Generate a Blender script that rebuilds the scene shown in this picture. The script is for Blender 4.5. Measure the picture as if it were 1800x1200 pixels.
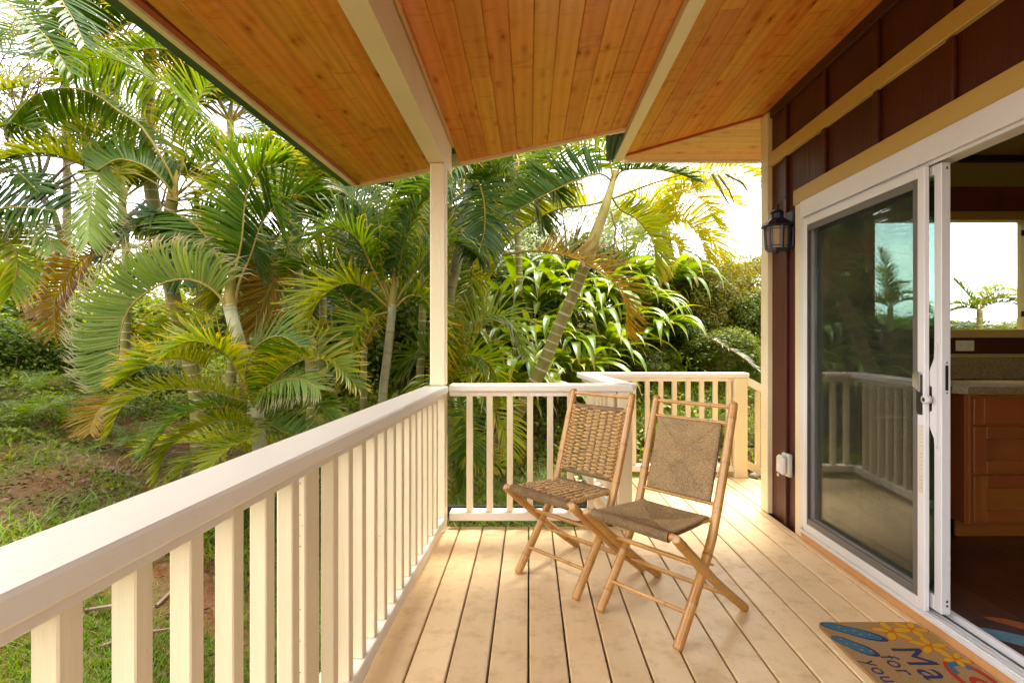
import bpy, math, random
import numpy as np
from mathutils import Vector, Matrix
from math import radians, sin, cos, pi, tan, atan2, sqrt
random.seed(7)
RNG = np.random.default_rng(11)
SC = bpy.context.scene
for o in list(bpy.data.objects): bpy.data.objects.remove(o)
COL = SC.collection

# ------------------------------------------------------------ camera, sky, sun, exposure
F, CX, CY, EYE = 940.0, 930.0, 600.0, 1.17      # focal length and principal point in photo pixels (1800 wide), eye height
cd = bpy.data.cameras.new('camera'); cam = bpy.data.objects.new('camera', cd); COL.objects.link(cam)
cd.sensor_width = 36.0; cd.lens = F / 1800 * 36; cd.shift_x = -(CX - 900) / 1800; cd.clip_start = .02; cd.clip_end = 2000
cam.location = (0, 0, EYE); cam.rotation_euler = (radians(90), 0, 0); SC.camera = cam

SUN_ELEV, SUN_AZ = radians(68), radians(28)    # azimuth clockwise from +Y: high, beyond the far end of the deck
wd = bpy.data.worlds.new('World'); SC.world = wd; wd.use_nodes = True
wn = wd.node_tree; wn.nodes.clear()
def wnode(t, **k):
    n = wn.nodes.new(t)
    for a, b in k.items(): setattr(n, a, b)
    return n
sky = wnode('ShaderNodeTexSky', sky_type='NISHITA', sun_disc=False, sun_elevation=SUN_ELEV, sun_rotation=SUN_AZ, air_density=1.0, dust_density=1.5)
tcw = wnode('ShaderNodeTexCoord'); mpw = wnode('ShaderNodeMapping'); mpw.inputs['Scale'].default_value = (1, 1, 2.6)
nz = wnode('ShaderNodeTexNoise'); nz.inputs['Scale'].default_value = 2.1; nz.inputs['Detail'].default_value = 7; nz.inputs['Roughness'].default_value = .55
rp = wnode('ShaderNodeValToRGB'); rp.color_ramp.elements[0].position = .30; rp.color_ramp.elements[1].position = .56
mxw = wnode('ShaderNodeMix', data_type='RGBA'); mxw.inputs[7].default_value = (10.8, 10.5, 10.1, 1)
bgw = wnode('ShaderNodeBackground'); bgw.inputs['Strength'].default_value = .1
ow = wnode('ShaderNodeOutputWorld')
L = wn.links.new
L(tcw.outputs['Generated'], mpw.inputs[0]); L(mpw.outputs[0], nz.inputs['Vector']); L(nz.outputs[0], rp.inputs[0])
L(rp.outputs[0], mxw.inputs[0]); L(sky.outputs[0], mxw.inputs[6]); L(mxw.outputs[2], bgw.inputs[0]); L(bgw.outputs[0], ow.inputs[0])

sd = bpy.data.lights.new('sun', 'SUN'); sd.energy = 2.2; sd.angle = radians(22); sd.color = (1, .92, .76)
sun = bpy.data.objects.new('sun', sd); COL.objects.link(sun)
S_DIR = Vector((sin(SUN_AZ) * cos(SUN_ELEV), cos(SUN_AZ) * cos(SUN_ELEV), sin(SUN_ELEV)))
sun.rotation_euler = S_DIR.to_track_quat('Z', 'Y').to_euler()
vs = SC.view_settings; vs.view_transform = 'Standard'; vs.look = 'None'; vs.gamma = 1; vs.use_curve_mapping = False; vs.exposure = 2.65
SC.cycles.use_denoising = True
SC.cycles.max_bounces = 10; SC.cycles.diffuse_bounces = 5; SC.cycles.transparent_max_bounces = 24; SC.cycles.caustics_reflective = False; SC.cycles.caustics_refractive = False

def P(px, py, Y):
    return Vector(((px - CX) / F * Y, Y, EYE - (py - CY) / F * Y))

# ------------------------------------------------------------ materials
class NT:
    def __init__(s, name):
        s.m = bpy.data.materials.new(name); s.m.use_nodes = True; s.t = s.m.node_tree; s.t.nodes.clear()
        s.out = s.n('ShaderNodeOutputMaterial')
    def n(s, t, **k):
        x = s.t.nodes.new(t)
        for a, b in k.items(): setattr(x, a, b)
        return x
    def l(s, a, b): s.t.links.new(a, b)
    def coords(s, scale=(1, 1, 1), rnd=0.0, kind='Object'):
        tc = s.n('ShaderNodeTexCoord'); mp = s.n('ShaderNodeMapping'); mp.inputs['Scale'].default_value = scale
        s.l(tc.outputs[kind], mp.inputs[0])
        if rnd:
            oi = s.n('ShaderNodeObjectInfo'); mu = s.n('ShaderNodeMath', operation='MULTIPLY'); mu.inputs[1].default_value = rnd
            s.l(oi.outputs['Random'], mu.inputs[0]); s.l(mu.outputs[0], mp.inputs['Location'])
        return mp.outputs[0]
    def noise(s, vec, scale=5, detail=4, rough=.55, dist=0):
        x = s.n('ShaderNodeTexNoise'); x.inputs['Scale'].default_value = scale; x.inputs['Detail'].default_value = detail
        x.inputs['Roughness'].default_value = rough; x.inputs['Distortion'].default_value = dist; s.l(vec, x.inputs['Vector']); return x.outputs[0]
    def vor(s, vec, scale=5, rand=1):
        x = s.n('ShaderNodeTexVoronoi'); x.inputs['Scale'].default_value = scale; x.inputs['Randomness'].default_value = rand; s.l(vec, x.inputs['Vector']); return x
    def ramp(s, fac, *stops):
        x = s.n('ShaderNodeValToRGB'); e = x.color_ramp.elements
        for i, (p, c) in enumerate(stops):
            el = e[i] if i < 2 else e.new(p)
            el.position = p; el.color = tuple(c) + (1,) if hasattr(c, '__len__') else (c, c, c, 1)
        s.l(fac, x.inputs[0]); return x.outputs[0]
    def mix(s, fac, a, b, mode='MIX'):
        x = s.n('ShaderNodeMix', data_type='RGBA', blend_type=mode)
        for v, i in ((fac, 0), (a, 6), (b, 7)):
            if hasattr(v, 'is_linked') or hasattr(v, 'links'): s.l(v, x.inputs[i])
            elif i == 0: x.inputs[0].default_value = v
            else: x.inputs[i].default_value = tuple(v) + (1,)
        return x.outputs[2]
    def math(s, op, a, b=0.0):
        x = s.n('ShaderNodeMath', operation=op)
        for v, i in ((a, 0), (b, 1)):
            if hasattr(v, 'links'): s.l(v, x.inputs[i])
            else: x.inputs[i].default_value = v
        return x.outputs[0]
    def attr(s, name):
        x = s.n('ShaderNodeAttribute'); x.attribute_name = name; return x.outputs['Fac']
    def rand(s):
        return s.n('ShaderNodeObjectInfo').outputs['Random']
    def bsdf(s, col, rough=.5, spec=.5, metal=0, bump=None, bstr=.2, bdist=.01, coat=0):
        b = s.n('ShaderNodeBsdfPrincipled')
        if hasattr(col, 'links'): s.l(col, b.inputs['Base Color'])
        else: b.inputs['Base Color'].default_value = tuple(col) + (1,)
        if hasattr(rough, 'links'): s.l(rough, b.inputs['Roughness'])
        else: b.inputs['Roughness'].default_value = rough
        b.inputs['Specular IOR Level'].default_value = spec; b.inputs['Metallic'].default_value = metal; b.inputs['Coat Weight'].default_value = coat
        if bump is not None:
            bp = s.n('ShaderNodeBump'); bp.inputs['Strength'].default_value = bstr; bp.inputs['Distance'].default_value = bdist
            s.l(bump, bp.inputs['Height']); s.l(bp.outputs[0], b.inputs['Normal'])
        return b.outputs[0]
    def end(s, sh):
        s.l(sh, s.out.inputs[0]); return s.m

M = {}
def paint(name, c, c2, rough=.45, grain=(6, 6, 60), dirt=.5, bstr=.25):
    t = NT(name); v = t.coords((1, 1, 1), 9); g = t.coords(grain, 9)
    n1 = t.noise(v, 2.2, 5); n2 = t.noise(g, 1.0, 5, .6)
    col = t.mix(t.ramp(n1, (.3, 0.), (.75, 1.)), c, c2)
    hsv = t.n('ShaderNodeHueSaturation'); t.l(col, hsv.inputs['Color']); mr = t.math('MULTIPLY_ADD', t.rand(), .10); mr.node.inputs[2].default_value = .95; t.l(mr, hsv.inputs['Value'])
    spots = t.ramp(t.vor(v, 30).outputs['Distance'], (.02, 1.), (.095, 0.))
    gate = t.ramp(t.noise(v, 5, 3), (.55, 0.), (.66, 1.))
    col = t.mix(t.math('MULTIPLY', spots, t.math('MULTIPLY', gate, dirt)), hsv.outputs[0], (.10, .055, .025))
    smear = t.ramp(t.noise(v, 9, 8, .7), (.58, 0.), (.78, .35 * dirt))
    col = t.mix(smear, col, (c[0] * .62, c[1] * .55, c[2] * .45))
    M[name] = t.end(t.bsdf(col, t.ramp(n1, (.2, rough - .08), (.8, rough + .12)), .45, bump=n2, bstr=bstr, bdist=.004))
paint('cream_paint_upright', (.71, .605, .415), (.655, .55, .365), grain=(90, 90, 4), dirt=.8, bstr=.4)
paint('cream_paint_cap', (.72, .66, .58), (.66, .60, .51), grain=(40, 5, 40), rough=.36, dirt=.7, bstr=.35)
paint('cream_paint_cross', (.72, .62, .45), (.66, .565, .40), grain=(4, 70, 70))
paint('shaded_cream_trim', (.50, .335, .095), (.45, .30, .085), grain=(50, 5, 50), dirt=.25, rough=.5)  # same cream paint as the beam, with porch shade put into the colour
paint('beam_cream', (.76, .65, .43), (.70, .59, .38), grain=(50, 4, 50), dirt=.3)
paint('red_siding', (.066, .0085, .003), (.045, .006, .002), grain=(55, 55, 2.2), dirt=.3, rough=.5, bstr=.9)
paint('white_vinyl', (.66, .65, .67), (.60, .59, .60), grain=(20, 20, 20), dirt=.5, rough=.35, bstr=.05)
paint('olive_wall', (.40, .31, .10), (.36, .28, .09), grain=(30, 30, 30), dirt=.1, rough=.7)
paint('green_metal', (.035, .085, .045), (.03, .07, .04), grain=(6, 6, 6), dirt=.2, rough=.35, bstr=.05)

def wood(name, light, dark, axis='Y', rough=.42, knots=.8, var=.5, gs=1.0, plank=True, spec=.5):
    t = NT(name)
    sc = {'Y': (7, .8, 7), 'X': (.8, 7, 7), 'Z': (7, 7, .8)}[axis]; kn = {'Y': (11, 4.2, 0.01), 'X': (4.2, 11, 0.01), 'Z': (11, 11, 4.2)}[axis]
    g = t.coords(tuple(a * gs for a in sc), 37); v = t.coords((1, 1, 1), 37); k = t.coords(kn, 41)
    kv = t.vor(k, 1.0, 1).outputs['Distance']
    warp = t.ramp(kv, (.0, 1.), (.30, 0.))
    wv = t.n('ShaderNodeTexWave', wave_type='BANDS', bands_direction={'Y': 'X', 'X': 'Y', 'Z': 'X'}[axis]); wv.inputs['Scale'].default_value = .9
    wv.inputs['Distortion'].default_value = 5.5; wv.inputs['Detail'].default_value = 3; wv.inputs['Detail Scale'].default_value = .8
    t.l(g, wv.inputs['Vector'])
    n2 = t.noise(g, 2.4, 6, .65); n3 = t.noise(v, 1.7, 4)
    fac = t.math('ADD', t.math('MULTIPLY', wv.outputs['Fac'], .20), t.math('MULTIPLY', n2, .85))
    fac = t.math('ADD', fac, t.math('MULTIPLY', warp, .34))
    col = t.mix(t.ramp(fac, (.30, 0.), (.95, 1.)), light, dark)
    col = t.mix(t.ramp(n3, (.35, 0.), (.7, .45)), col, (light[0] * 1.05, light[1] * .72, light[2] * .45))
    rip = t.noise(t.coords({'Y': (3.5, 17, 3.5), 'X': (17, 3.5, 3.5), 'Z': (3.5, 3.5, 17)}[axis], 37), 1, 4, .6, 1.2)
    col = t.mix(t.ramp(rip, (.56, 0.), (.71, .50 if knots else 0.)), col, (dark[0] * .82, dark[1] * .66, dark[2] * .5))
    col = t.mix(t.ramp(kv, (.10, .6 * knots), (.24, 0.)), col, (dark[0] * .9, dark[1] * .7, dark[2] * .5))
    kd = t.ramp(kv, (.045, knots), (.095, 0.))
    col = t.mix(kd, col, (dark[0] * .25, dark[1] * .16, dark[2] * .1))
    hsv = t.n('ShaderNodeHueSaturation'); t.l(col, hsv.inputs['Color'])
    mr = t.math('MULTIPLY_ADD', t.rand(), var); mr.node.inputs[2].default_value = 1 - var * .5; t.l(mr, hsv.inputs['Value'])
    wr = t.n('ShaderNodeTexWhiteNoise', noise_dimensions='1D'); t.l(t.rand(), wr.inputs['W'])
    mh = t.math('MULTIPLY_ADD', wr.outputs['Value'], .022 * (1 if plank else .3)); mh.node.inputs[2].default_value = .490; t.l(mh, hsv.inputs['Hue'])
    M[name] = t.end(t.bsdf(hsv.outputs[0], rough, spec, bump=fac, bstr=.10, bdist=.004))
wood('stained_pine_board', (.68, .290, .044), (.43, .140, .013), 'Y', rough=.27, var=.18, knots=.75)
wood('soffit_pine_board', (.68, .42, .17), (.50, .26, .08), 'X', rough=.42, var=.18)
wood('red_cedar_edge', (.40, .085, .02), (.26, .04, .01), 'Y', var=.1, knots=.2)
wood('raw_pine_strip', (.58, .36, .15), (.44, .25, .09), 'Y', var=.1, knots=.4)
wood('cabinet_wood', (.27, .080, .016), (.165, .038, .008), 'X', rough=.35, var=.12, knots=0, gs=.7)
wood('cabinet_wood_upright', (.30, .092, .018), (.18, .045, .009), 'Z', rough=.35, var=.12, knots=0, gs=.7)
wood('dark_floor_wood', (.085, .028, .010), (.035, .011, .005), 'Y', rough=.3, var=.4, knots=0)
wood('header_redwood', (.20, .055, .016), (.12, .028, .009), 'X', rough=.5, var=.1, knots=.3)

def deckpaint():
    t = NT('tan_deck_paint'); v = t.coords((1, 1, 1), 23); g = t.coords((50, 2.2, 50), 23)
    n1 = t.noise(v, 1.6, 6, .6); n2 = t.noise(g, 1, 5, .65); n3 = t.noise(v, 11, 8, .7)
    col = t.mix(t.ramp(n1, (.3, 0.), (.72, 1.)), (.75, .55, .315), (.65, .46, .24))
    col = t.mix(t.ramp(n2, (.45, 0.), (.8, .35)), col, (.76, .58, .35))
    col = t.mix(t.ramp(n3, (.50, 0.), (.72, .70)), col, (.44, .29, .14))
    sp = t.ramp(t.vor(v, 42).outputs['Distance'], (.0, 1.), (.05, 0.)); gate = t.ramp(t.noise(v, 6, 2), (.50, 0.), (.6, .6))
    col = t.mix(t.math('MULTIPLY', sp, gate), col, (.16, .09, .04))
    hsv = t.n('ShaderNodeHueSaturation'); t.l(col, hsv.inputs['Color']); mr = t.math('MULTIPLY_ADD', t.rand(), .20); mr.node.inputs[2].default_value = .90; t.l(mr, hsv.inputs['Value'])
    M['deck'] = t.end(t.bsdf(hsv.outputs[0], t.ramp(n3, (.3, .36), (.8, .60)), .5, bump=n2, bstr=.16, bdist=.004))
deckpaint()

def simple(name, c, rough=.5, metal=0, spec=.5, var=0, ns=20, bstr=0, coat=0):
    t = NT(name); v = t.coords((1, 1, 1), 5); n = t.noise(v, ns, 5)
    col = t.mix(t.ramp(n, (.3, 0.), (.7, 1.)), tuple(x * (1 - var) for x in c), tuple(min(1, x * (1 + var)) for x in c))
    M[name] = t.end(t.bsdf(col, rough, spec, metal, n if bstr else None, bstr, coat=coat)); return M[name]
simple('black_metal', (.008, .012, .034), .35, .3, .5, .2)
simple('dark_part', (.012, .010, .010), .4)
simple('joint_dark', (.02, .014, .01), .8)
simple('chrome', (.6, .58, .55), .2, 1)
simple('frosted_amber', (.30, .19, .08), .5, var=.1)
simple('grey_plastic', (.50, .47, .42), .35, var=.08)
simple('clear_plastic', (.62, .60, .55), .12, var=.05, coat=.5)
simple('almond_plastic', (.62, .55, .38), .4, var=.05)
simple('granite_top', (.22, .145, .06), .22, var=.55, ns=160)
simple('outlet_face', (.60, .55, .45), .4)
simple('mortar', (.2, .15, .1), .8)
simple('rock', (.17, .145, .125), .8, var=.35, ns=14, bstr=.6)
simple('dry_stick', (.12, .075, .045), .7, var=.3, ns=12, bstr=.4)
simple('dead_leaf', (.085, .036, .017), .7, var=.35, ns=14, bstr=.3)
simple('sealing_grey', (.12, .11, .10), .45, var=.05)
simple('print_grey', (.42, .41, .42), .5)
simple('rug_brown', (.06, .022, .014), .9, var=.3, ns=60); simple('rug_blue', (.10, .22, .29), .9, var=.2, ns=60); simple('rug_orange', (.32, .075, .02), .9, var=.2, ns=60)
simple('wire', (.08, .08, .08), .5)

def glass(name, tint, refl=.0, rough=0.0):
    t = NT(name); tr = t.n('ShaderNodeBsdfTransparent'); tr.inputs[0].default_value = tuple(tint) + (1,)
    gl = t.n('ShaderNodeBsdfGlossy'); gl.inputs['Roughness'].default_value = rough; gl.inputs[0].default_value = (1, 1, 1, 1)
    fr = t.n('ShaderNodeLayerWeight'); fr.inputs[0].default_value = .5
    f = t.math('MULTIPLY_ADD', t.math('POWER', fr.outputs['Facing'], 4.0), .9); f.node.inputs[2].default_value = refl
    mx = t.n('ShaderNodeMixShader'); t.l(f, mx.inputs[0]); t.l(tr.outputs[0], mx.inputs[1]); t.l(gl.outputs[0], mx.inputs[2])
    M[name] = t.end(mx.outputs[0])
glass('door_glass', (.52, .64, .60), .19)
glass('window_glass', (.93, .96, .95), .04)
def screenmat():
    t = NT('insect_screen'); tr = t.n('ShaderNodeBsdfTransparent')
    df = t.bsdf((.025, .024, .018), .5, .5); 
    v = t.coords((1, 1, 1)); n = t.noise(v, 3, 2)
    mx = t.n('ShaderNodeMixShader'); t.l(t.ramp(n, (.3, .20), (.7, .27)), mx.inputs[0]); t.l(tr.outputs[0], mx.inputs[1]); t.l(df, mx.inputs[2])
    M['screen'] = t.end(mx.outputs[0])
screenmat()

def leaf(name, a, b, tip, tipat=.86, trans=.42, rough=.45, dry=.0, spec=.25):
    """blade colour a..b by the leaflet's own random value and by noise, tip colour near the tip"""
    kf = .60 if 'strap' in name else .66 if 'bush' in name else (.66 if 'grass' in name or 'yellow' in name else .64 if 'lime' in name or 'mixed' in name else .53)
    a, b, tip = [tuple(x * kf for x in c_) for c_ in (a, b, tip)]
    t = NT(name); v = t.coords((1, 1, 1), 3); r = t.attr('r'); u = t.attr('u'); n = t.noise(v, 3.2, 3)
    f = t.math('ADD', t.math('MULTIPLY', r, .55), t.math('MULTIPLY', n, .55))
    col = t.mix(t.ramp(f, (.22, 0.), (.86, 1.)), a, b)
    tipf = t.ramp(t.math('ADD', u, t.math('MULTIPLY', r, .12)), (tipat - .10, 0.), (tipat + .10, 1.))
    col = t.mix(tipf, col, tip)
    if dry: col = t.mix(t.ramp(t.noise(v, 1.6, 3), (.5, 0.), (.68, dry)), col, tip)
    hsv = t.n('ShaderNodeHueSaturation'); t.l(col, hsv.inputs['Color']); mr = t.math('MULTIPLY_ADD', t.rand(), .35); mr.node.inputs[2].default_value = .85; t.l(mr, hsv.inputs['Value']); hsv.inputs['Saturation'].default_value = 1.14
    b1 = t.bsdf(hsv.outputs[0], rough, spec); tl = t.n('ShaderNodeBsdfTranslucent')
    hs2 = t.n('ShaderNodeHueSaturation'); t.l(hsv.outputs[0], hs2.inputs['Color']); hs2.inputs['Value'].default_value = 1.75; hs2.inputs['Hue'].default_value = .478; hs2.inputs['Saturation'].default_value = 1.15; t.l(hs2.outputs[0], tl.inputs[0])
    mx = t.n('ShaderNodeMixShader'); mx.inputs[0].default_value = trans; t.l(b1, mx.inputs[1]); t.l(tl.outputs[0], mx.inputs[2])
    M[name] = t.end(mx.outputs[0])
leaf('frond_green', (.055, .145, .010), (.150, .235, .016), (.36, .33, .10))
leaf('frond_dark', (.030, .085, .008), (.075, .145, .012), (.10, .12, .03), trans=.22)
leaf('frond_pale', (.19, .29, .07), (.31, .38, .11), (.58, .50, .30), tipat=.84, trans=.3)
leaf('frond_lime', (.19, .27, .014), (.36, .38, .025), (.45, .33, .08))
leaf('frond_yellow', (.34, .38, .022), (.56, .50, .04), (.62, .42, .12), trans=.5)
leaf('frond_orange', (.28, .22, .018), (.50, .28, .028), (.40, .19, .04), dry=.4)
leaf('frond_brown', (.28, .18, .03), (.44, .29, .06), (.28, .15, .04))
leaf('frond_dead', (.42, .42, .34), (.60, .58, .48), (.6, .5, .4), trans=.1)
leaf('frond_mixed', (.09, .18, .012), (.26, .30, .022), (.40, .30, .05), tipat=.80, dry=.3)
leaf('strap_leaf', (.15, .29, .018), (.40, .48, .06), (.45, .36, .10), tipat=.95, trans=.32, rough=.36, spec=.5)
leaf('bush_leaf', (.055, .10, .015), (.17, .20, .03), (.2, .2, .05), tipat=2)
leaf('bush_leaf_dark', (.035, .075, .012), (.10, .15, .02), (.2, .2, .05), tipat=2)
leaf('bush_leaf_red', (.085, .14, .018), (.26, .205, .05), (.2, .2, .05), tipat=2)
leaf('bush_leaf_lime', (.13, .20, .025), (.30, .34, .05), (.2, .2, .05), tipat=2)
leaf('bush_leaf_white', (.20, .28, .12), (.62, .66, .42), (.2, .2, .05), tipat=2)
leaf('grass_leaf', (.060, .145, .008), (.20, .30, .025), (.30, .28, .08), tipat=.95, trans=.35)
leaf('dry_grass_leaf', (.22, .17, .06), (.36, .26, .11), (.4, .3, .14), trans=.25)
leaf('fern_leaf', (.07, .16, .015), (.17, .27, .03), (.3, .3, .06), trans=.4)

def barkmat(name, a, b, ring, rscale=1.0, stain=(.10, .08, .03)):
    t = NT(name); v = t.coords((1, 1, 1)); g = t.coords((30, 30, 5)); n = t.noise(v, 7, 6, .65); n2 = t.noise(g, 1, 5, .6); rg = t.attr('ring')
    col = t.mix(t.ramp(n, (.34, 0.), (.66, 1.)), a, b)
    col = t.mix(t.ramp(n2, (.45, 0.), (.75, .5)), col, stain)
    col = t.mix(t.ramp(rg, (.3, 0.), (.7, rscale)), col, ring)
    M[name] = t.end(t.bsdf(col, .6, .3, bump=n2, bstr=.4, bdist=.01))
barkmat('trunk_olive', (.115, .115, .016), (.20, .170, .034), (.36, .31, .20))
barkmat('trunk_pale', (.19, .19, .10), (.33, .32, .20), (.16, .14, .07), .6, (.16, .17, .06))
barkmat('crownshaft_pale', (.24, .21, .045), (.38, .33, .11), (.5, .4, .2), 0, (.30, .22, .06))
barkmat('petiole_orange', (.14, .12, .014), (.24, .135, .02), (.4, .2, .05), 0, (.22, .20, .04))
barkmat('petiole_green', (.11, .14, .02), (.20, .17, .03), (.4, .2, .05), 0, (.34, .22, .05))
barkmat('twig_bark', (.10, .065, .045), (.20, .13, .09), (.2, .1, .05), 0, (.07, .04, .03))
def bamboomat():
    t = NT('bamboo_pole'); v = t.coords((1, 1, 1), 7); g = t.coords((60, 60, 60), 7); n = t.noise(v, 6, 5, .6); rg = t.attr('ring'); n2 = t.noise(g, 1.2, 3)
    col = t.mix(t.ramp(n, (.3, 0.), (.7, 1.)), (.50, .262, .056), (.35, .150, .023))
    col = t.mix(t.ramp(t.noise(v, 2.2, 3), (.5, 0.), (.72, .55)), col, (.58, .32, .10))
    col = t.mix(t.ramp(n2, (.56, 0.), (.72, .5)), col, (.22, .085, .025))
    col = t.mix(t.ramp(rg, (.3, 0.), (.8, .8)), col, (.17, .065, .02))
    M['bamboo'] = t.end(t.bsdf(col, .30, .5, coat=.25, bump=n, bstr=.12))
    t = NT('cut_end'); M['cut_end'] = t.end(t.bsdf((.50, .32, .17), .7))
bamboomat()
def fibre(name, a, b, c):
    t = NT(name); v = t.coords((1, 1, 1), 3); h = t.attr('ring'); n = t.noise(v, 120, 4, .7); n1 = t.noise(v, 9, 4)
    col = t.mix(t.ramp(n, (.35, 0.), (.68, 1.)), a, b)
    col = t.mix(t.ramp(n1, (.45, 0.), (.72, .5)), col, (b[0] * 1.2, b[1] * 1.15, b[2]))
    col = t.mix(t.ramp(h, (.22, .95), (.70, 0.)), col, c)  # shade in the cord grooves is painted dark; ring runs low there
    M[name] = t.end(t.bsdf(col, .62, .35, bump=n, bstr=.5, bdist=.004))
fibre('seagrass', (.20, .125, .055), (.40, .27, .13), (.055, .027, .010))
fibre('raffia_knot', (.34, .19, .068), (.56, .35, .135), (.20, .09, .025))
fibre('twisted_cord', (.22, .13, .06), (.38, .25, .12), (.06, .03, .012))
def coir():
    t = NT('coir'); v = t.coords((1, 1, 1)); n = t.noise(v, 260, 5, .8); n1 = t.noise(v, 8, 4)
    col = t.mix(t.ramp(n, (.35, 0.), (.65, 1.)), (.26, .145, .055), (.50, .33, .16))
    col = t.mix(t.ramp(n1, (.4, 0.), (.7, .4)), col, (.42, .20, .06)); M['coir'] = t.end(t.bsdf(col, .9, .1, bump=n, bstr=.8, bdist=.01))
    for nm, c in (('mat_blue', (.025, .16, .27)), ('mat_navy', (.02, .035, .12)), ('mat_yellow', (.66, .38, .02)), ('mat_orange', (.60, .16, .015)), ('mat_red', (.45, .03, .02)), ('mat_teal', (.04, .22, .22))):
        t = NT(nm); v = t.coords((1, 1, 1)); n = t.noise(v, 240, 5, .8)
        col = t.mix(t.ramp(n, (.38, 1.), (.64, .45)), (c[0] * .6 + .09, c[1] * .6 + .05, c[2] * .6 + .02), c); M[nm] = t.end(t.bsdf(col, .9, .1, bump=n, bstr=.8, bdist=.01))
coir()
def groundmat():
    t = NT('ground_soil'); v = t.coords((1, 1, 1)); n = t.noise(v, .9, 6, .6); n2 = t.noise(v, 14, 8, .7)
    col = t.mix(t.ramp(n, (.42, 0.), (.58, 1.)), (.06, .075, .015), (.11, .040, .018))
    col = t.mix(t.ramp(n2, (.4, 0.), (.7, .6)), col, (.17, .12, .06))
    M['ground'] = t.end(t.bsdf(col, .95, .1, bump=n2, bstr=.8, bdist=.05))
groundmat()

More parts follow.
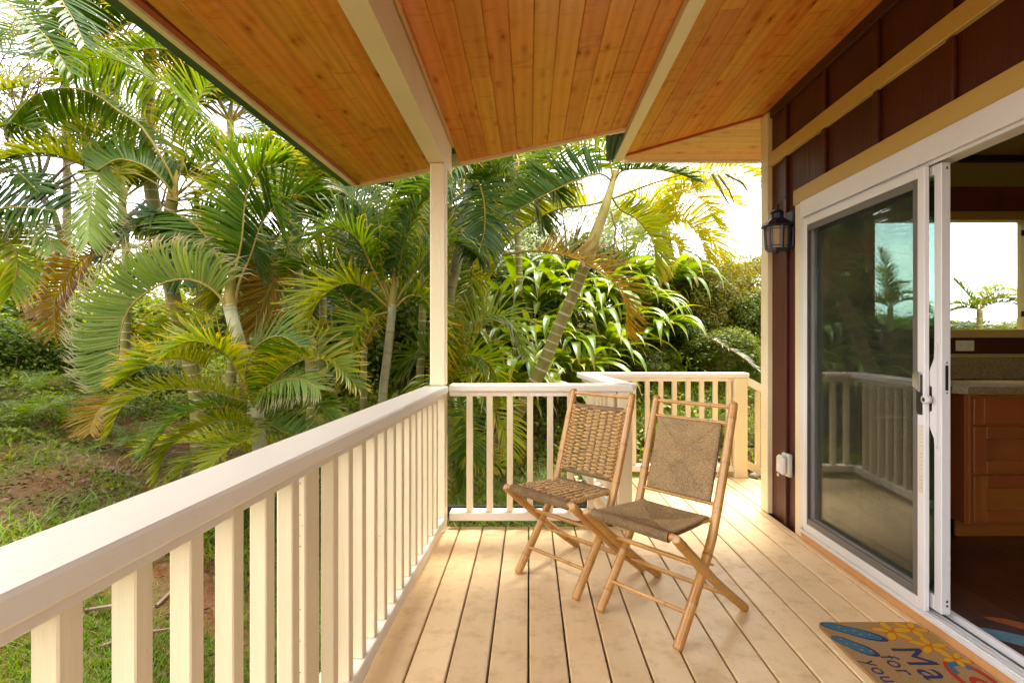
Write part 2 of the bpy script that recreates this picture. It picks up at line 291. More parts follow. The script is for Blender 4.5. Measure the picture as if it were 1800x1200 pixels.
# ------------------------------------------------------------ object helpers
def tag(o, label=None, cat=None, group=None, kind=None):
    if label: o['label'] = label
    if cat: o['category'] = cat
    if group: o['group'] = group
    if kind: o['kind'] = kind
    return o
def empty(name, loc=(0, 0, 0), rz=0, **k):
    o = bpy.data.objects.new(name, None); o.empty_display_size = .1; COL.objects.link(o); o.location = loc; o.rotation_euler = (0, 0, rz); return tag(o, **k)
class MB:
    """collects vertices and faces; build() links them as one mesh object"""
    def __init__(s): s.v = []; s.f = []; s.mi = []; s.at = {}
    def add(s, vs_, fs, mi=0):
        b = len(s.v); s.v += [tuple(x) for x in vs_]; s.f += [tuple(b + i for i in f) for f in fs]; s.mi += [mi] * len(fs); return b
    def box(s, a, b, c=.003, mi=0, R=None):
        """chamfered box from corner a to corner b"""
        a = [min(a[i], b[i]) for i in range(3)], [max(a[i], b[i]) for i in range(3)]; lo, hi = a
        c = min(c, *[(hi[i] - lo[i]) * .45 for i in range(3)])
        vs_, idx = [], {}
        for sx in (0, 1):
            for sy in (0, 1):
                for sz in (0, 1):
                    sg = (sx, sy, sz)
                    for ax in range(3):
                        p = [(hi[i] if sg[i] else lo[i]) for i in range(3)]
                        for i in range(3):
                            if i != ax: p[i] += (-c if sg[i] else c)
                        idx[(sg, ax)] = len(vs_); vs_.append(Vector(p))
        fs = []
        for ax in range(3):
            o1, o2 = [(1, 2), (2, 0), (0, 1)][ax]
            for sd_ in (0, 1):
                q = []
                for (u, w) in ((0, 0), (1, 0), (1, 1), (0, 1)):
                    sg = [0, 0, 0]; sg[ax] = sd_; sg[o1] = u; sg[o2] = w; q.append(idx[(tuple(sg), ax)])
                fs.append(q if sd_ else q[::-1])
        for ax in range(3):                       # edges along ax
            o1, o2 = [(1, 2), (2, 0), (0, 1)][ax]
            for u in (0, 1):
                for w in (0, 1):
                    s0 = [0, 0, 0]; s0[o1] = u; s0[o2] = w; s1 = list(s0); s1[ax] = 1
                    q = [idx[(tuple(s0), o1)], idx[(tuple(s1), o1)], idx[(tuple(s1), o2)], idx[(tuple(s0), o2)]]
                    fs.append(q if (u ^ w) == 0 else q[::-1])
        for sx in (0, 1):
            for sy in (0, 1):
                for sz in (0, 1):
                    q = [idx[((sx, sy, sz), 0)], idx[((sx, sy, sz), 1)], idx[((sx, sy, sz), 2)]]
                    fs.append(q if (sx + sy + sz) % 2 else q[::-1])
        if R is not None: vs_ = [R @ p for p in vs_]
        s.add(vs_, fs, mi); return s
    def prism(s, poly, z0, z1, mi=0):
        n = len(poly); vs_ = [(x, y, z0) for x, y in poly] + [(x, y, z1) for x, y in poly]
        s.add(vs_, [tuple(range(n))[::-1], tuple(range(n, 2 * n))] + [(i, (i + 1) % n, n + (i + 1) % n, n + i) for i in range(n)], mi); return s
    def hexa(s, bot, top, mi=0):
        s.add(list(bot) + list(top), [(3, 2, 1, 0), (4, 5, 6, 7), (0, 1, 5, 4), (1, 2, 6, 5), (2, 3, 7, 6), (3, 0, 4, 7)], mi); return s
    def tube(s, pts, rad, seg=8, mi=0, cap=True, ring=None, capmi=None):
        pts = [Vector(p) for p in pts]; n = len(pts); rad = [rad] * n if not hasattr(rad, '__len__') else rad
        T = [(pts[min(i + 1, n - 1)] - pts[max(i - 1, 0)]).normalized() for i in range(n)]
        up = Vector((0, 0, 1)) if abs(T[0].z) < .9 else Vector((1, 0, 0)); N = (up - up.dot(T[0]) * T[0]).normalized(); vs_ = []
        for i in range(n):
            N = (N - N.dot(T[i]) * T[i]).normalized(); B = T[i].cross(N)
            for k in range(seg):
                a = 2 * pi * k / seg; vs_.append(pts[i] + rad[i] * (cos(a) * N + sin(a) * B))
        fs = [(i * seg + k, i * seg + (k + 1) % seg, (i + 1) * seg + (k + 1) % seg, (i + 1) * seg + k) for i in range(n - 1) for k in range(seg)]
        b = s.add(vs_, fs, mi)
        if cap:
            s.f += [tuple(b + k for k in range(seg))[::-1], tuple(b + (n - 1) * seg + k for k in range(seg))]; s.mi += [capmi if capmi is not None else mi] * 2
        if ring is not None:
            for i in range(n):
                for k in range(seg): s.at[b + i * seg + k] = ring[i]
        return s
    def lathe(s, prof, seg=16, mi=0, c=(0, 0, 0)):
        vs_ = [(c[0] + r * cos(2 * pi * k / seg), c[1] + r * sin(2 * pi * k / seg), c[2] + z) for r, z in prof for k in range(seg)]
        n = len(prof); fs = [(i * seg + k, i * seg + (k + 1) % seg, (i + 1) * seg + (k + 1) % seg, (i + 1) * seg + k) for i in range(n - 1) for k in range(seg)]
        fs += [tuple(range(seg))[::-1], tuple((n - 1) * seg + k for k in range(seg))]; s.add(vs_, fs, mi); return s
    def mesh(s, name, mats):
        me = bpy.data.meshes.new(name); me.from_pydata(s.v, [], s.f)
        for m in (mats if isinstance(mats, (list, tuple)) else [mats]): me.materials.append(M[m] if isinstance(m, str) else m)
        if any(s.mi): me.polygons.foreach_set('material_index', s.mi)
        if s.at:
            a = me.attributes.new('ring', 'FLOAT', 'POINT'); arr = np.zeros(len(s.v)); 
            for i, x in s.at.items(): arr[i] = x
            a.data.foreach_set('value', arr)
        me.update(); return me
    def build(s, name, mats, parent=None, smooth=False, **k):
        me = s.mesh(name, mats)
        if smooth: me.polygons.foreach_set('use_smooth', [True] * len(me.polygons))
        o = bpy.data.objects.new(name, me); COL.objects.link(o)
        if parent is not None: o.parent = parent
        return tag(o, **k)
def put(name, me, parent=None, loc=(0, 0, 0), rot=(0, 0, 0), scale=(1, 1, 1), **k):
    o = bpy.data.objects.new(name, me); COL.objects.link(o); o.parent = parent; o.location = loc; o.rotation_euler = rot; o.scale = scale; return tag(o, **k)
def npmesh(name, V, Fq, mats, attrs=None, smooth=True, mi=None):
    """mesh from numpy arrays: V (n,3), Fq (m,k)"""
    me = bpy.data.meshes.new(name); k = Fq.shape[1]; me.vertices.add(len(V)); me.vertices.foreach_set('co', np.ascontiguousarray(V, dtype=np.float32).ravel())
    me.loops.add(Fq.size); me.loops.foreach_set('vertex_index', np.ascontiguousarray(Fq, dtype=np.int32).ravel())
    me.polygons.add(len(Fq)); me.polygons.foreach_set('loop_start', np.arange(0, Fq.size, k, dtype=np.int32)); me.polygons.foreach_set('loop_total', np.full(len(Fq), k, dtype=np.int32))
    if smooth: me.polygons.foreach_set('use_smooth', np.ones(len(Fq), dtype=bool))
    for m in mats: me.materials.append(M[m])
    if mi is not None: me.polygons.foreach_set('material_index', mi.astype(np.int32))
    for nme, arr in (attrs or {}).items():
        a = me.attributes.new(nme, 'FLOAT', 'POINT'); a.data.foreach_set('value', np.ascontiguousarray(arr, dtype=np.float32))
    me.update(calc_edges=True); return me
def bx(name, a, b, mat, parent=None, c=.003, **k): return MB().box(a, b, c).build(name, mat, parent, **k)

# ============================================================ STRUCTURE
# ---- ground: one sheet to the horizon
def sst(a, b, x):
    t = np.clip((x - a) / (b - a), 0, 1); return t * t * (3 - 2 * t)
def _n(x, y):
    return (np.sin(x * 1.7 + 1.3 * np.sin(y * 1.1)) * np.cos(y * 1.9 + .7 * np.sin(x * 1.3)) + .5 * np.sin(3.9 * x + 2.1 * y) * np.cos(3.1 * y - 1.7 * x))
def ground_z(x, y):
    x = np.asarray(x, float); y = np.asarray(y, float)
    far = sst(2.6, 3.6, y) * sst(-1.5, -.4, x)
    base = -.50 + .34 * far
    left = .35 * np.maximum(0, -x - 1.5); left = 2.6 * (1 - np.exp(-left / 2.6))
    ahead = .50 * np.maximum(0, y - 4.9); ahead = 2.4 * (1 - np.exp(-ahead / 2.4))
    u = x / np.maximum(y, .5); fade = 1 - sst(.46, .60, u) * sst(2.0, 3.5, y)
    ahead = ahead * fade * (1 - .45 * sst(-.5, -2.5, x) * 0)
    z = base + np.maximum(left, ahead) + .25 * np.minimum(left, ahead) - 1.2 * (1 - fade) * sst(3.5, 9, y)
    z = z + .035 * _n(x, y) * sst(.6, 1.6, np.abs(x + .2) + np.maximum(0, y - 2.5)) * (y > -50)
    deckm = (x > -.75) & (x < 2.3) & (y < 3.42)
    return np.where(deckm, np.minimum(z, -.33), z)
def gz(x, y): return float(ground_z(x, y))
g1 = np.concatenate([-np.geomspace(400, 14, 14), np.linspace(-13, 11, 150), np.geomspace(12, 400, 14)])
g2 = np.concatenate([-np.geomspace(400, 4, 10), np.linspace(-3, 20, 150), np.geomspace(21, 400, 14)])
GX, GY = np.meshgrid(g1, g2, indexing='ij'); V = np.stack([GX, GY, ground_z(GX, GY)], -1).reshape(-1, 3)
nx, ny = GX.shape; I = np.arange(nx * ny).reshape(nx, ny)
Fq = np.stack([I[:-1, :-1], I[1:, :-1], I[1:, 1:], I[:-1, 1:]], -1).reshape(-1, 4)
tag(put('ground', npmesh('ground', V, Fq, ['ground'])), kind='structure')

# ---- deck
PITCH = .144
deck = empty('deck', kind='structure')
def deck_board(xa, xb, y0, y1a, y1b, y0a=None, y0b=None):
    """a plank between xa and xb whose near and far ends may be cut at an angle"""
    g, c, th = .0038, .004, .028; xa += g; xb -= g; a0 = y0 if y0a is None else y0a; b0 = y0 if y0b is None else y0b
    m = MB(); prof = [(xa, -th), (xb, -th), (xb, -c), (xb - c, 0), (xa + c, 0), (xa, -c)]
    vs_ = []
    for k in (0, 1):
        for x, z in prof:
            t = (x - xa) / (xb - xa); y = (a0 + (b0 - a0) * t) if k == 0 else (y1a + (y1b - y1a) * t); vs_.append((x, y, z))
    n = len(prof); m.add(vs_, [tuple(range(n)), tuple(range(n, 2 * n))[::-1]] + [(i, i + n, (i + 1) % n + n, (i + 1) % n) for i in range(n)])
    return m.build('plank', 'deck', deck)
YE, YF = 3.385, 4.66
n0 = -5
for n in range(n0, 12):
    xa, xb = -.002 + PITCH * n, -.002 + PITCH * (n + 1)
    if xa > 1.60: break
    if n == n0: xb, xa = xb, xb - .12
    xb2 = min(xb, 1.632)
    if xb <= .50: ye = (YE, YE)
    else:
        ye = (YF, YF)
    if n * PITCH < .55 and xb > .50:                        # the board that meets the angled railing
        ye = (YE, YE); deck_board(xa + .03, xb, 3.392, YF, YF, y0a=3.8, y0b=3.392)
    cut = {-2: 1.25, 1: .35, 4: 2.93, 6: .9, 8: 2.0}.get(n)
    if cut: deck_board(xa, xb2, -1.6, cut - .0015, cut - .0015); deck_board(xa, xb2, cut + .0015, *ye)
    else: deck_board(xa, xb2, -1.6, *ye)
xx = 1.582 + .05
for n in range(11, 18):                                     # boards past the house corner, cut along the slanted end
    xa, xb = -.002 + PITCH * n, -.002 + PITCH * (n + 1)
    if n == 11: xa = 1.636
    end = lambda x: 4.66 - max(0, x - 1.80) * .95
    if n == 11: deck_board(xa, xb, 3.765, 4.66, 4.66)
    else: deck_board(xa, xb, 3.765, end(xa), end(xb))
for n in range(2, 4):                                       # short boards inside the angled railing
    xa, xb = -.002 + PITCH * n, -.002 + PITCH * (n + 1)
    if n == 2: deck_board(xa + .10, xb, 4.3, YF, YF, y0a=4.62, y0b=4.12)
R_ = MB().box((-.66, YE - .045, -.24), (.60, YE - .005, -.030)).build('rim_board', 'cream_paint_cross', deck)
MB().box((.42, YF - .05, -.24), (1.80, YF - .01, -.030)).build('rim_board', 'cream_paint_cross', deck)
MB().box((-.76, -1.6, -.24), (-.725, 3.30, -.03)).build('rim_board', 'cream_paint_cross', deck)
for y in (-.8, .4, 1.6, 2.8, 3.9): MB().box((-.70, y, -.23), (2.2 if y < 3.3 else 2.0, y + .04, -.031)).build('joist', 'joint_dark', deck)

# ---- railings (each a thing; cap, bottom rail, balusters and posts are its parts)
def railing(name, loc, rz, L0, L1, xs, label, inner=0, post=(), capz=.90, cw=(-.122, .023), lip=True, cross=False, cap_ext=(0, 0)):
    """local frame: rail runs along y from L0 to L1; local x=0 is the face of the bottom rail on the deck side"""
    r = empty(name, loc, rz, label=label, cat='railing', group='cream painted wooden deck railings')
    pm, cm = ('cream_paint_upright', 'cream_paint_cap')
    MB().box((cw[0], L0 - cap_ext[0], capz - .042), (cw[1], L1 + cap_ext[1], capz), .006).build('cap_rail', cm, r)
    MB().box((-.055, L0, capz - .075), (-.012, L1, capz - .0425), .003).build('top_rail', cm, r)
    MB().box((-.090, L0, .045), (0, L1, .098), .004).build('bottom_rail', cm, r)
    me = MB().box((-.019, -.019, .0985), (.019, .019, capz - .043), .0025).mesh('baluster', pm)
    for y in xs:
        o = put('baluster', me, r, (-.031, y, 0), (0, random.uniform(-.002, .002), random.uniform(-.03, .03)))
    for (y0, y1, x0, x1, z0, z1) in post: MB().box((x0, y0, z0), (x1, y1, z1), .004).build('post', pm, r)
    return r
TILT = .026
ys = [.673 - 3.25 + .019 + .126 * k for k in range(-12, 21)]
yp = 1.425 - 3.25
ys = [y for y in ys if abs(y - yp - .045) > .045 and y < -.05]
side = railing('deck_railing', (-.513, 3.25, 0), -TILT, -4.5, .0, ys, 'long cream wooden railing running along the garden edge of the deck', post=[(yp, yp + .088, -.115, -.035, -.2, .857), (-4.0, -3.91, -.115, -.035, -.2, .857)])
nh = MB(); rn = random.Random(5)
for k in range(26):
    xk, zk = (-.075 + rn.uniform(-.033, .033)) if k % 3 else -.050, .12 + k * .028; nh.tube([(xk, yp - .0001, zk), (xk, yp - .0006, zk)], rn.uniform(.0009, .0019), 5)
tag(nh.build('nail_holes', 'joint_dark', side), kind='stuff')
# far railing, runs along X: rotate +90 deg so local y -> -X ... local x -> +Y; deck side is -Y
def rail_x(loc, x0, x1, bal, label, **k):
    r = railing('deck_railing', loc, radians(-90), 0, x1 - x0, bal, label, **k); return r
# with rz=-90deg local y -> world +X and local x -> world -Y
bal = [(825.7 + 35.15 * k - CX) / F * 3.40 + .502 for k in range(0, 8)]
rail_x((-.50, 3.355, 0), -.50, .55, bal, 'cream railing across the end of the deck behind the woven chairs', cw=(-.115, .03), cap_ext=(0, .10),
       post=[(1.055, 1.145, -.075, .015, -.1, .857)])
# angled railing from that post back to the far railing
a0, a1 = Vector((.60, 3.44)), Vector((.47, 4.60)); d = a1 - a0; rz = atan2(d.y, d.x) - pi / 2
railing('deck_railing', (a0.x + .045, a0.y, 0), rz, -.03, d.length + .04, [.10 + .118 * k for k in range(9)], 'short angled cream railing joining the two far railings behind the left chair', cw=(-.10, .04))
bal = [(1115 + 24 * k - CX) / F * 4.62 - .50 for k in range(-3, 8)]
bal = [b for b in bal if .02 < b < 1.26]
rail_x((.50, 4.62, 0), .50, 1.77, bal, 'farthest cream railing ending at a square post beside the house corner', cw=(-.10, .035), cap_ext=(.08, .12),
       post=[(1.265, 1.375, -.075, .035, 0, .857)])
# sloping stair railing to the right of that post
sr = empty('stair_railing', (1.87, 4.63, 0), label='sloping cream stair railing dropping away behind the house corner', cat='railing')
def slope(zt, zb, w0, w1, name, mat):
    dz = -.52; l = .9; MB().hexa([(0, w0, zb), (l, w0, zb + dz * l), (l, w1, zb + dz * l), (0, w1, zb)], [(0, w0, zt), (l, w0, zt + dz * l), (l, w1, zt + dz * l), (0, w1, zt)]).build(name, mat, sr)
slope(.87, .80, -.03, .06, 'cap_rail', 'cream_paint_cap'); slope(.15, .08, 0, .045, 'bottom_rail', 'cream_paint_cross')
for k in range(1, 7):
    x = .118 * k; MB().box((x - .019, .004, .149 - .52 * x), (x + .019, .04, .80 - .52 * x)).build('baluster', 'cream_paint_upright', sr)

# ---- post and roof beam
sp = empty('support_post', (-.557, 3.315, 0), label='square cream post at the deck corner carrying the roof beam', cat='post')
MB().box((-.048, -.05, .900), (.045, .04, 2.262), .005).build('shaft', 'cream_paint_upright', sp)
MB().box((-.048, -.05, 0.001), (.045, .04, .857), .005).build('base_post', 'cream_paint_upright', sp)
def zc(x): return 2.552 + .118 * x                         # ceiling plane
beam = empty('roof_beam', (0, 0, 0), kind='structure')
MB().hexa([(-.615, -1.3, 2.263), (-.517, -1.3, 2.263), (-.517, 3.57, 2.263), (-.615, 3.57, 2.263)], [(-.615, -1.3, zc(-.615) + .02), (-.517, -1.3, zc(-.517) + .02), (-.517, 3.57, zc(-.517) + .02), (-.615, 3.57, zc(-.615) + .02)]).build('beam', 'beam_cream', beam)
MB().box((-.514, -1.3, zc(-.51) - .032), (-.497, 3.57, zc(-.51) - .004), .003).build('trim_strip', 'raw_pine_strip', beam)
MB().hexa([(.665, -1.3, 2.585), (.735, -1.3, 2.585), (.735, 4.20, 2.585), (.665, 4.20, 2.585)], [(.665, -1.3, zc(.665) + .015), (.735, -1.3, zc(.735) + .015), (.735, 4.20, zc(.735) + .015), (.665, 4.20, zc(.665) + .015)]).build('trim_beam', 'beam_cream', beam)

# ---- ceiling boards
ceil = empty('ceiling', kind='structure')
def edge_y(x):                                             # far roof edge, cut at an angle
    if x < .69: return 4.15 + (x + 1.315) * (3.64 - 4.15) / (.697 + 1.315)
    return 4.219 + (x - .763) * (3.719 - 4.219) / (1.634 - .763)
def ceil_board(xa, xb, y0, y1=None, mat='stained_pine_board'):
    g, c = .0006, .004; xa += g; xb -= g; th = .018
    m = MB(); prof = [(xa, th), (xa, c), (xa + c, 0), (xb - c, 0), (xb, c), (xb, th)]; vs_ = []
    for k in (0, 1):
        for x, z in prof:
            y = y0 if k == 0 else (edge_y(x) if y1 is None else y1); vs_.append((x, y, zc(x) + z))
    n = len(prof); m.add(vs_, [tuple(range(n))[::-1], tuple(range(n, 2 * n))] + [(i, (i + 1) % n, (i + 1) % n + n, i + n) for i in range(n)])
    return m.build('plank', mat, ceil)
def bay(x0, x1, n, cuts):
    w = (x1 - x0) / n
    for i in range(n):
        xa, xb = x0 + i * w, x0 + (i + 1) * w; ys_ = [-1.3] + cuts.get(i, []) + [None]
        for a, b in zip(ys_[:-1], ys_[1:]): ceil_board(xa, xb, a + (.001 if a > -1.2 else 0), None if b is None else b - .001)
bay(-1.375, -.617, 7, {1: [2.6], 4: [3.2]})
bay(-.515, .664, 11, {2: [2.75], 5: [1.7], 7: [2.9], 9: [2.2]})
bay(.737, 1.655, 8, {1: [2.4], 3: [3.1], 6: [1.9]})
# far edge trims
def edge_trim(xa, xb, w, drop, mat, name):
    ya, yb = edge_y(xa), edge_y(xb)
    MB().hexa([(xa, ya, zc(xa) - drop), (xb, yb, zc(xb) - drop), (xb, yb + w, zc(xb) - drop), (xa, ya + w, zc(xa) - drop)], [(xa, ya, zc(xa) + .07), (xb, yb, zc(xb) + .07), (xb, yb + w, zc(xb) + .07), (xa, ya + w, zc(xa) + .07)]).build(name, mat, ceil)
edge_trim(-1.33, -.617, .03, .022, 'beam_cream', 'edge_trim'); edge_trim(-.617, .664, .03, .022, 'beam_cream', 'edge_trim')
# left eave: red edge strip, cream fascia, green metal drip edge
def eave(x0a, x1a, z0, z1, mat, name):
    t = .033; f = lambda x, y: x + t * (y - 4.15)
    MB().hexa([(f(x0a, -1.3), -1.3, z0), (f(x1a, -1.3), -1.3, z0), (f(x1a, 4.17), 4.17, z0), (f(x0a, 4.17), 4.17, z0)], [(f(x0a, -1.3), -1.3, z1), (f(x1a, -1.3), -1.3, z1), (f(x1a, 4.17), 4.17, z1), (f(x0a, 4.17), 4.17, z1)]).build(name, mat, ceil)
eave(-1.345, -1.315, 2.387, 2.40, 'red_cedar_edge', 'edge_strip')
eave(-1.375, -1.3455, 2.372, 2.47, 'beam_cream', 'fascia')
eave(-1.435, -1.3755, 2.380, 2.50, 'green_metal', 'drip_edge')
# roof deck above so that no light leaks through the joints
MB().hexa([(-1.42, -1.3, zc(-1.42) + .08), (1.75, -1.3, zc(1.75) + .08), (1.75, 3.72, zc(1.75) + .08), (-1.42, 4.17, zc(-1.42) + .08)], [(-1.42, -1.3, zc(-1.42) + .12), (1.75, -1.3, zc(1.75) + .12), (1.75, 3.72, zc(1.75) + .12), (-1.42, 4.17, zc(-1.42) + .12)]).build('roof_panel', 'green_metal', ceil)
# green metal roof seen past the trim beam
MB().hexa([(.53, 3.70, 2.600), (.662, 3.70, 2.612), (.662, 4.16, 2.585), (.60, 4.16, 2.575)], [(.53, 3.70, 2.612), (.662, 3.70, 2.624), (.662, 4.16, 2.597), (.60, 4.16, 2.587)]).build('metal_sheet', 'green_metal', ceil)
for i in range(3): MB().hexa([(.535 + i * .045, 3.70, 2.585), (.55 + i * .045, 3.70, 2.585), (.612 + i * .02, 4.165, 2.56), (.603 + i * .02, 4.165, 2.56)], [(.535 + i * .045, 3.70, 2.60 + i * .004), (.55 + i * .045, 3.70, 2.602 + i * .004), (.612 + i * .02, 4.165, 2.577), (.603 + i * .02, 4.165, 2.577)]).build('metal_rib', 'green_metal', ceil)
# second soffit: boards along X, sloping down away from the house
soff = empty('soffit_ceiling', kind='structure')
zs = lambda y: 2.642 - .206 * (y - 4.219)
yy = 4.285; wv = .078; k = 0
while yy > 3.72:
    ya, yb = yy - wv + .0008, yy - .0008
    xl = lambda y: .763 + (4.219 - y) / (4.219 - 3.719) * (1.634 - .763) if y < 4.219 else .763
    x1 = 3.2; c = .004
    m = MB(); vs_ = []
    for kk in (0, 1):
        for y, z in [(ya, .018), (ya, c), (ya + c, 0), (yb - c, 0), (yb, c), (yb, .018)]:
            x = min(xl(max(y, 3.719)), 3.0) - .01 if kk == 0 else x1; vs_.append((x, y, zs(y) + z))
    m.add(vs_, [tuple(range(6)), tuple(range(6, 12))[::-1]] + [(i, i + 6, (i + 1) % 6 + 6, (i + 1) % 6) for i in range(6)])
    m.build('plank', 'soffit_pine_board', soff); yy -= wv
MB().box((.74, 4.287, zs(4.287) - .022), (3.2, 4.32, zs(4.287) + .10)).build('fascia', 'cream_paint_cross', soff)
MB().hexa([(.70, 4.26, 2.70), (3.2, 4.26, 2.70), (3.2, 3.6, 2.82), (1.60, 3.6, 2.82)], [(.70, 4.26, 2.74), (3.2, 4.26, 2.74), (3.2, 3.6, 2.88), (1.60, 3.6, 2.88)]).build('roof_panel', 'green_metal', soff)
dd = Vector((1.634 - .763, 3.719 - 4.219)).normalized(); nn = Vector((-dd.y, dd.x)) * .012
q = [(.763 - nn.x, 4.219 - nn.y), (1.634 - nn.x, 3.719 - nn.y), (1.634 + nn.x, 3.719 + nn.y), (.763 + nn.x, 4.219 + nn.y)]
MB().hexa([(x, y, zc(x) - .014) for x, y in q], [(x, y, zc(x) + .02) for x, y in q]).build('valley_strip', 'red_cedar_edge', soff)

# ---- exterior wall of the house
wall = empty('exterior_wall', kind='structure')
XW = 1.655; DY0, DY1, DH = -.55, 3.185, 2.0                 # door opening along Y, head height
def panel(y0, y1, z0, z1): MB().box((XW, y0 + .0005, z0), (XW + .012, y1 - .0005, z1), .001).build('siding_panel', 'red_siding', wall)
bt = [3.426 - .4475 * k for k in range(0, 11)]
ye = [3.64] + bt + [-1.6]
for a, b in zip(ye[1:], ye[:-1]):
    panel(a, b, 2.085, zc(XW) + .02)
    if b <= -.6 : panel(a, b, .0, 2.084)
panel(3.262, 3.64, 0.0, 2.084)
for y in bt:
    MB().box((XW - .019, y - .019, 2.0905), (XW - .0005, y + .019, 2.352)).build('batten', 'red_siding', wall)
    MB().box((XW - .019, y - .019, 2.4405), (XW - .0005, y + .019, 2.682)).build('batten', 'red_siding', wall)
MB().box((XW - .019, 3.407, 0.0), (XW - .0005, 3.445, 2.088)).build('batten', 'red_siding', wall)
MB().box((XW - .020, -1.6, 2.6825), (XW - .0005, 3.63, zc(XW) + .01)).build('frieze_board', 'red_siding', wall)
MB().box((XW - .030, -1.6, 2.353), (XW - .0005, 3.638, 2.440)).build('band_board', 'shaded_cream_trim', wall)
MB().box((XW - .032, 3.640, 0.001), (XW + .02, 3.745, zc(XW) - .02)).build('corner_board', 'beam_cream', wall)
MB().box((XW + .0125, -1.6, 2.0), (XW + .11, 3.70, 2.9)).build('wall_core', 'red_siding', wall)
MB().box((XW + .0125, 3.19, -.2), (XW + .11, 3.70, 1.999)).build('wall_core', 'red_siding', wall)
MB().box((XW - .01, -1.6, -.25), (XW + .11, 3.68, -.032)).build('foundation_board', 'red_siding', wall)
MB().box((XW + .02, 3.70, -.25), (2.30, 3.755, 2.80)).build('end_siding', 'red_siding', wall)
# casing round the door
cas = empty('door_casing', kind='structure')
MB().box((1.622, 3.185, 0.001), (XW, 3.262, 1.9985)).build('side_casing', 'beam_cream', cas)
MB().box((1.618, DY0 - .1, 1.999), (XW, 3.278, 2.090)).build('head_casing', 'shaded_cream_trim', cas)
MB().box((1.617, DY0, 0.002), (1.634, 3.184, .046)).build('threshold_strip', 'raw_pine_strip', cas)

# ---- sliding glass door
door = empty('sliding_glass_door', (1.66, 1.3, .046), label='white framed sliding glass patio door standing partly open with insect screen', cat='sliding door')
def db(name, a, b, mat, parent=door, c=.002, **k):
    o = Vector((1.66, 1.3, .046)); return bx(name, tuple(Vector(a) - o), tuple(Vector(b) - o), mat, parent, c, **k)
db('jamb', (1.612, 3.145, .080), (1.735, 3.184, 1.9), 'white_vinyl'); db('jamb', (1.612, DY0, .080), (1.735, DY0 + .04, 1.9), 'white_vinyl')
db('head_frame', (1.612, DY0, 1.90), (1.735, 3.184, 1.998), 'white_vinyl')
db('head_track', (1.628, DY0 + .04, 1.885), (1.634, 3.144, 1.8995), 'white_vinyl')
db('sill', (1.6345, DY0, .003), (1.74, 3.184, .050), 'white_vinyl')
db('sill_front', (1.606, DY0, .0465), (1.634, 3.184, .064), 'white_vinyl')
for x, h, w in ((1.618, .072, .006), (1.645, .066, .016), (1.672, .060, .012), (1.712, .078, .018)): db('sill_track', (x - w / 2, DY0 + .041, .0505), (x + w / 2, 3.144, h), 'white_vinyl')
db('sill_groove', (1.684, DY0 + .041, .0502), (1.700, 3.144, .0525), 'dark_part')
# insect screen (outermost)
scr = tag(bpy.data.objects.new('screen_panel', None)); COL.objects.link(scr); scr.parent = door
def frame(prefix, par, x0, x1, y0, y1, z0, z1, sw, mat, c=.003, sw2=None, bw=None):
    sw2 = sw2 or sw; bw = bw or sw
    db('stile', (x0, y0, z0), (x1, y0 + sw, z1), mat, par, c); db('stile', (x0, y1 - sw2, z0), (x1, y1, z1), mat, par, c)
    db('rail', (x0, y0 + sw, z1 - sw), (x1, y1 - sw2, z1), mat, par, c); db('rail', (x0, y0 + sw, z0), (x1, y1 - sw2, z0 + bw), mat, par, c)
frame('s', scr, 1.608, 1.630, 2.176, 3.140, .073, 1.884, .040, 'white_vinyl', sw2=.036)
frame('s', scr, 1.613, 1.627, 2.2165, 3.1035, .1135, 1.8435, .034, 'sealing_grey', sw2=.003)
db('screen_mesh', (1.6195, 2.2505, .1475), (1.6205, 3.1005, 1.8095), 'screen', scr, .0001)
# sliding glass panel, slid over behind the screen
sl = bpy.data.objects.new('sliding_panel', None); COL.objects.link(sl); sl.parent = door
frame('g', sl, 1.641, 1.679, 2.128, 3.138, .083, 1.884, .040, 'white_vinyl', sw2=.034, bw=.06)
db('glass_pane', (1.656, 2.169, .144), (1.664, 3.103, 1.843), 'door_glass', sl, .0005)
# fixed panel behind it
fx = bpy.data.objects.new('fixed_panel', None); COL.objects.link(fx); fx.parent = door
frame('f', fx, 1.688, 1.722, 2.20, 3.144, .083, 1.884, .03, 'white_vinyl', bw=.06)
db('glass_pane', (1.702, 2.231, .144), (1.708, 3.113, 1.853), 'window_glass', fx, .0005)
# far right panel of the door beyond the opening (out of view to the side)
# latch hardware
o0 = Vector((1.66, 1.3, .046))
def hull(name, pts, x0, x1, mat, par):
    n = len(pts); m = MB(); m.add([(x0 - o0.x, y - o0.y, z - o0.z) for y, z in pts] + [(x1 - o0.x, y - o0.y, z - o0.z) for y, z in pts], [tuple(range(n)), tuple(range(n, 2 * n))[::-1]] + [(i, i + n, (i + 1) % n + n, (i + 1) % n) for i in range(n)])
    return m.build(name, mat, par)
hz = lambda py, Y: EYE - (py - CY) / F * Y
hull('pull_recess', [(2.185, 1.035), (2.208, 1.035), (2.217, 1.022), (2.217, .885), (2.208, .87), (2.185, .87)], 1.6045, 1.612, 'dark_part', scr)
hull('pull_cover', [(2.19, 1.045), (2.213, 1.048), (2.224, 1.030), (2.224, .985), (2.19, .965)], 1.594, 1.6045, 'chrome', scr)
db('sticker', (1.6068, 2.180, .55), (1.6078, 2.208, .83), 'outlet_face', scr, .0002)
for i in range(17):
    z = .82 - i * .0155; w = .010 + .010 * ((i * 7) % 3) / 3
    if i in (6, 12): continue
    db('print_line', (1.6060, 2.184, z - .002), (1.6066, 2.184 + w, z + .002), 'print_grey', scr, .0001)
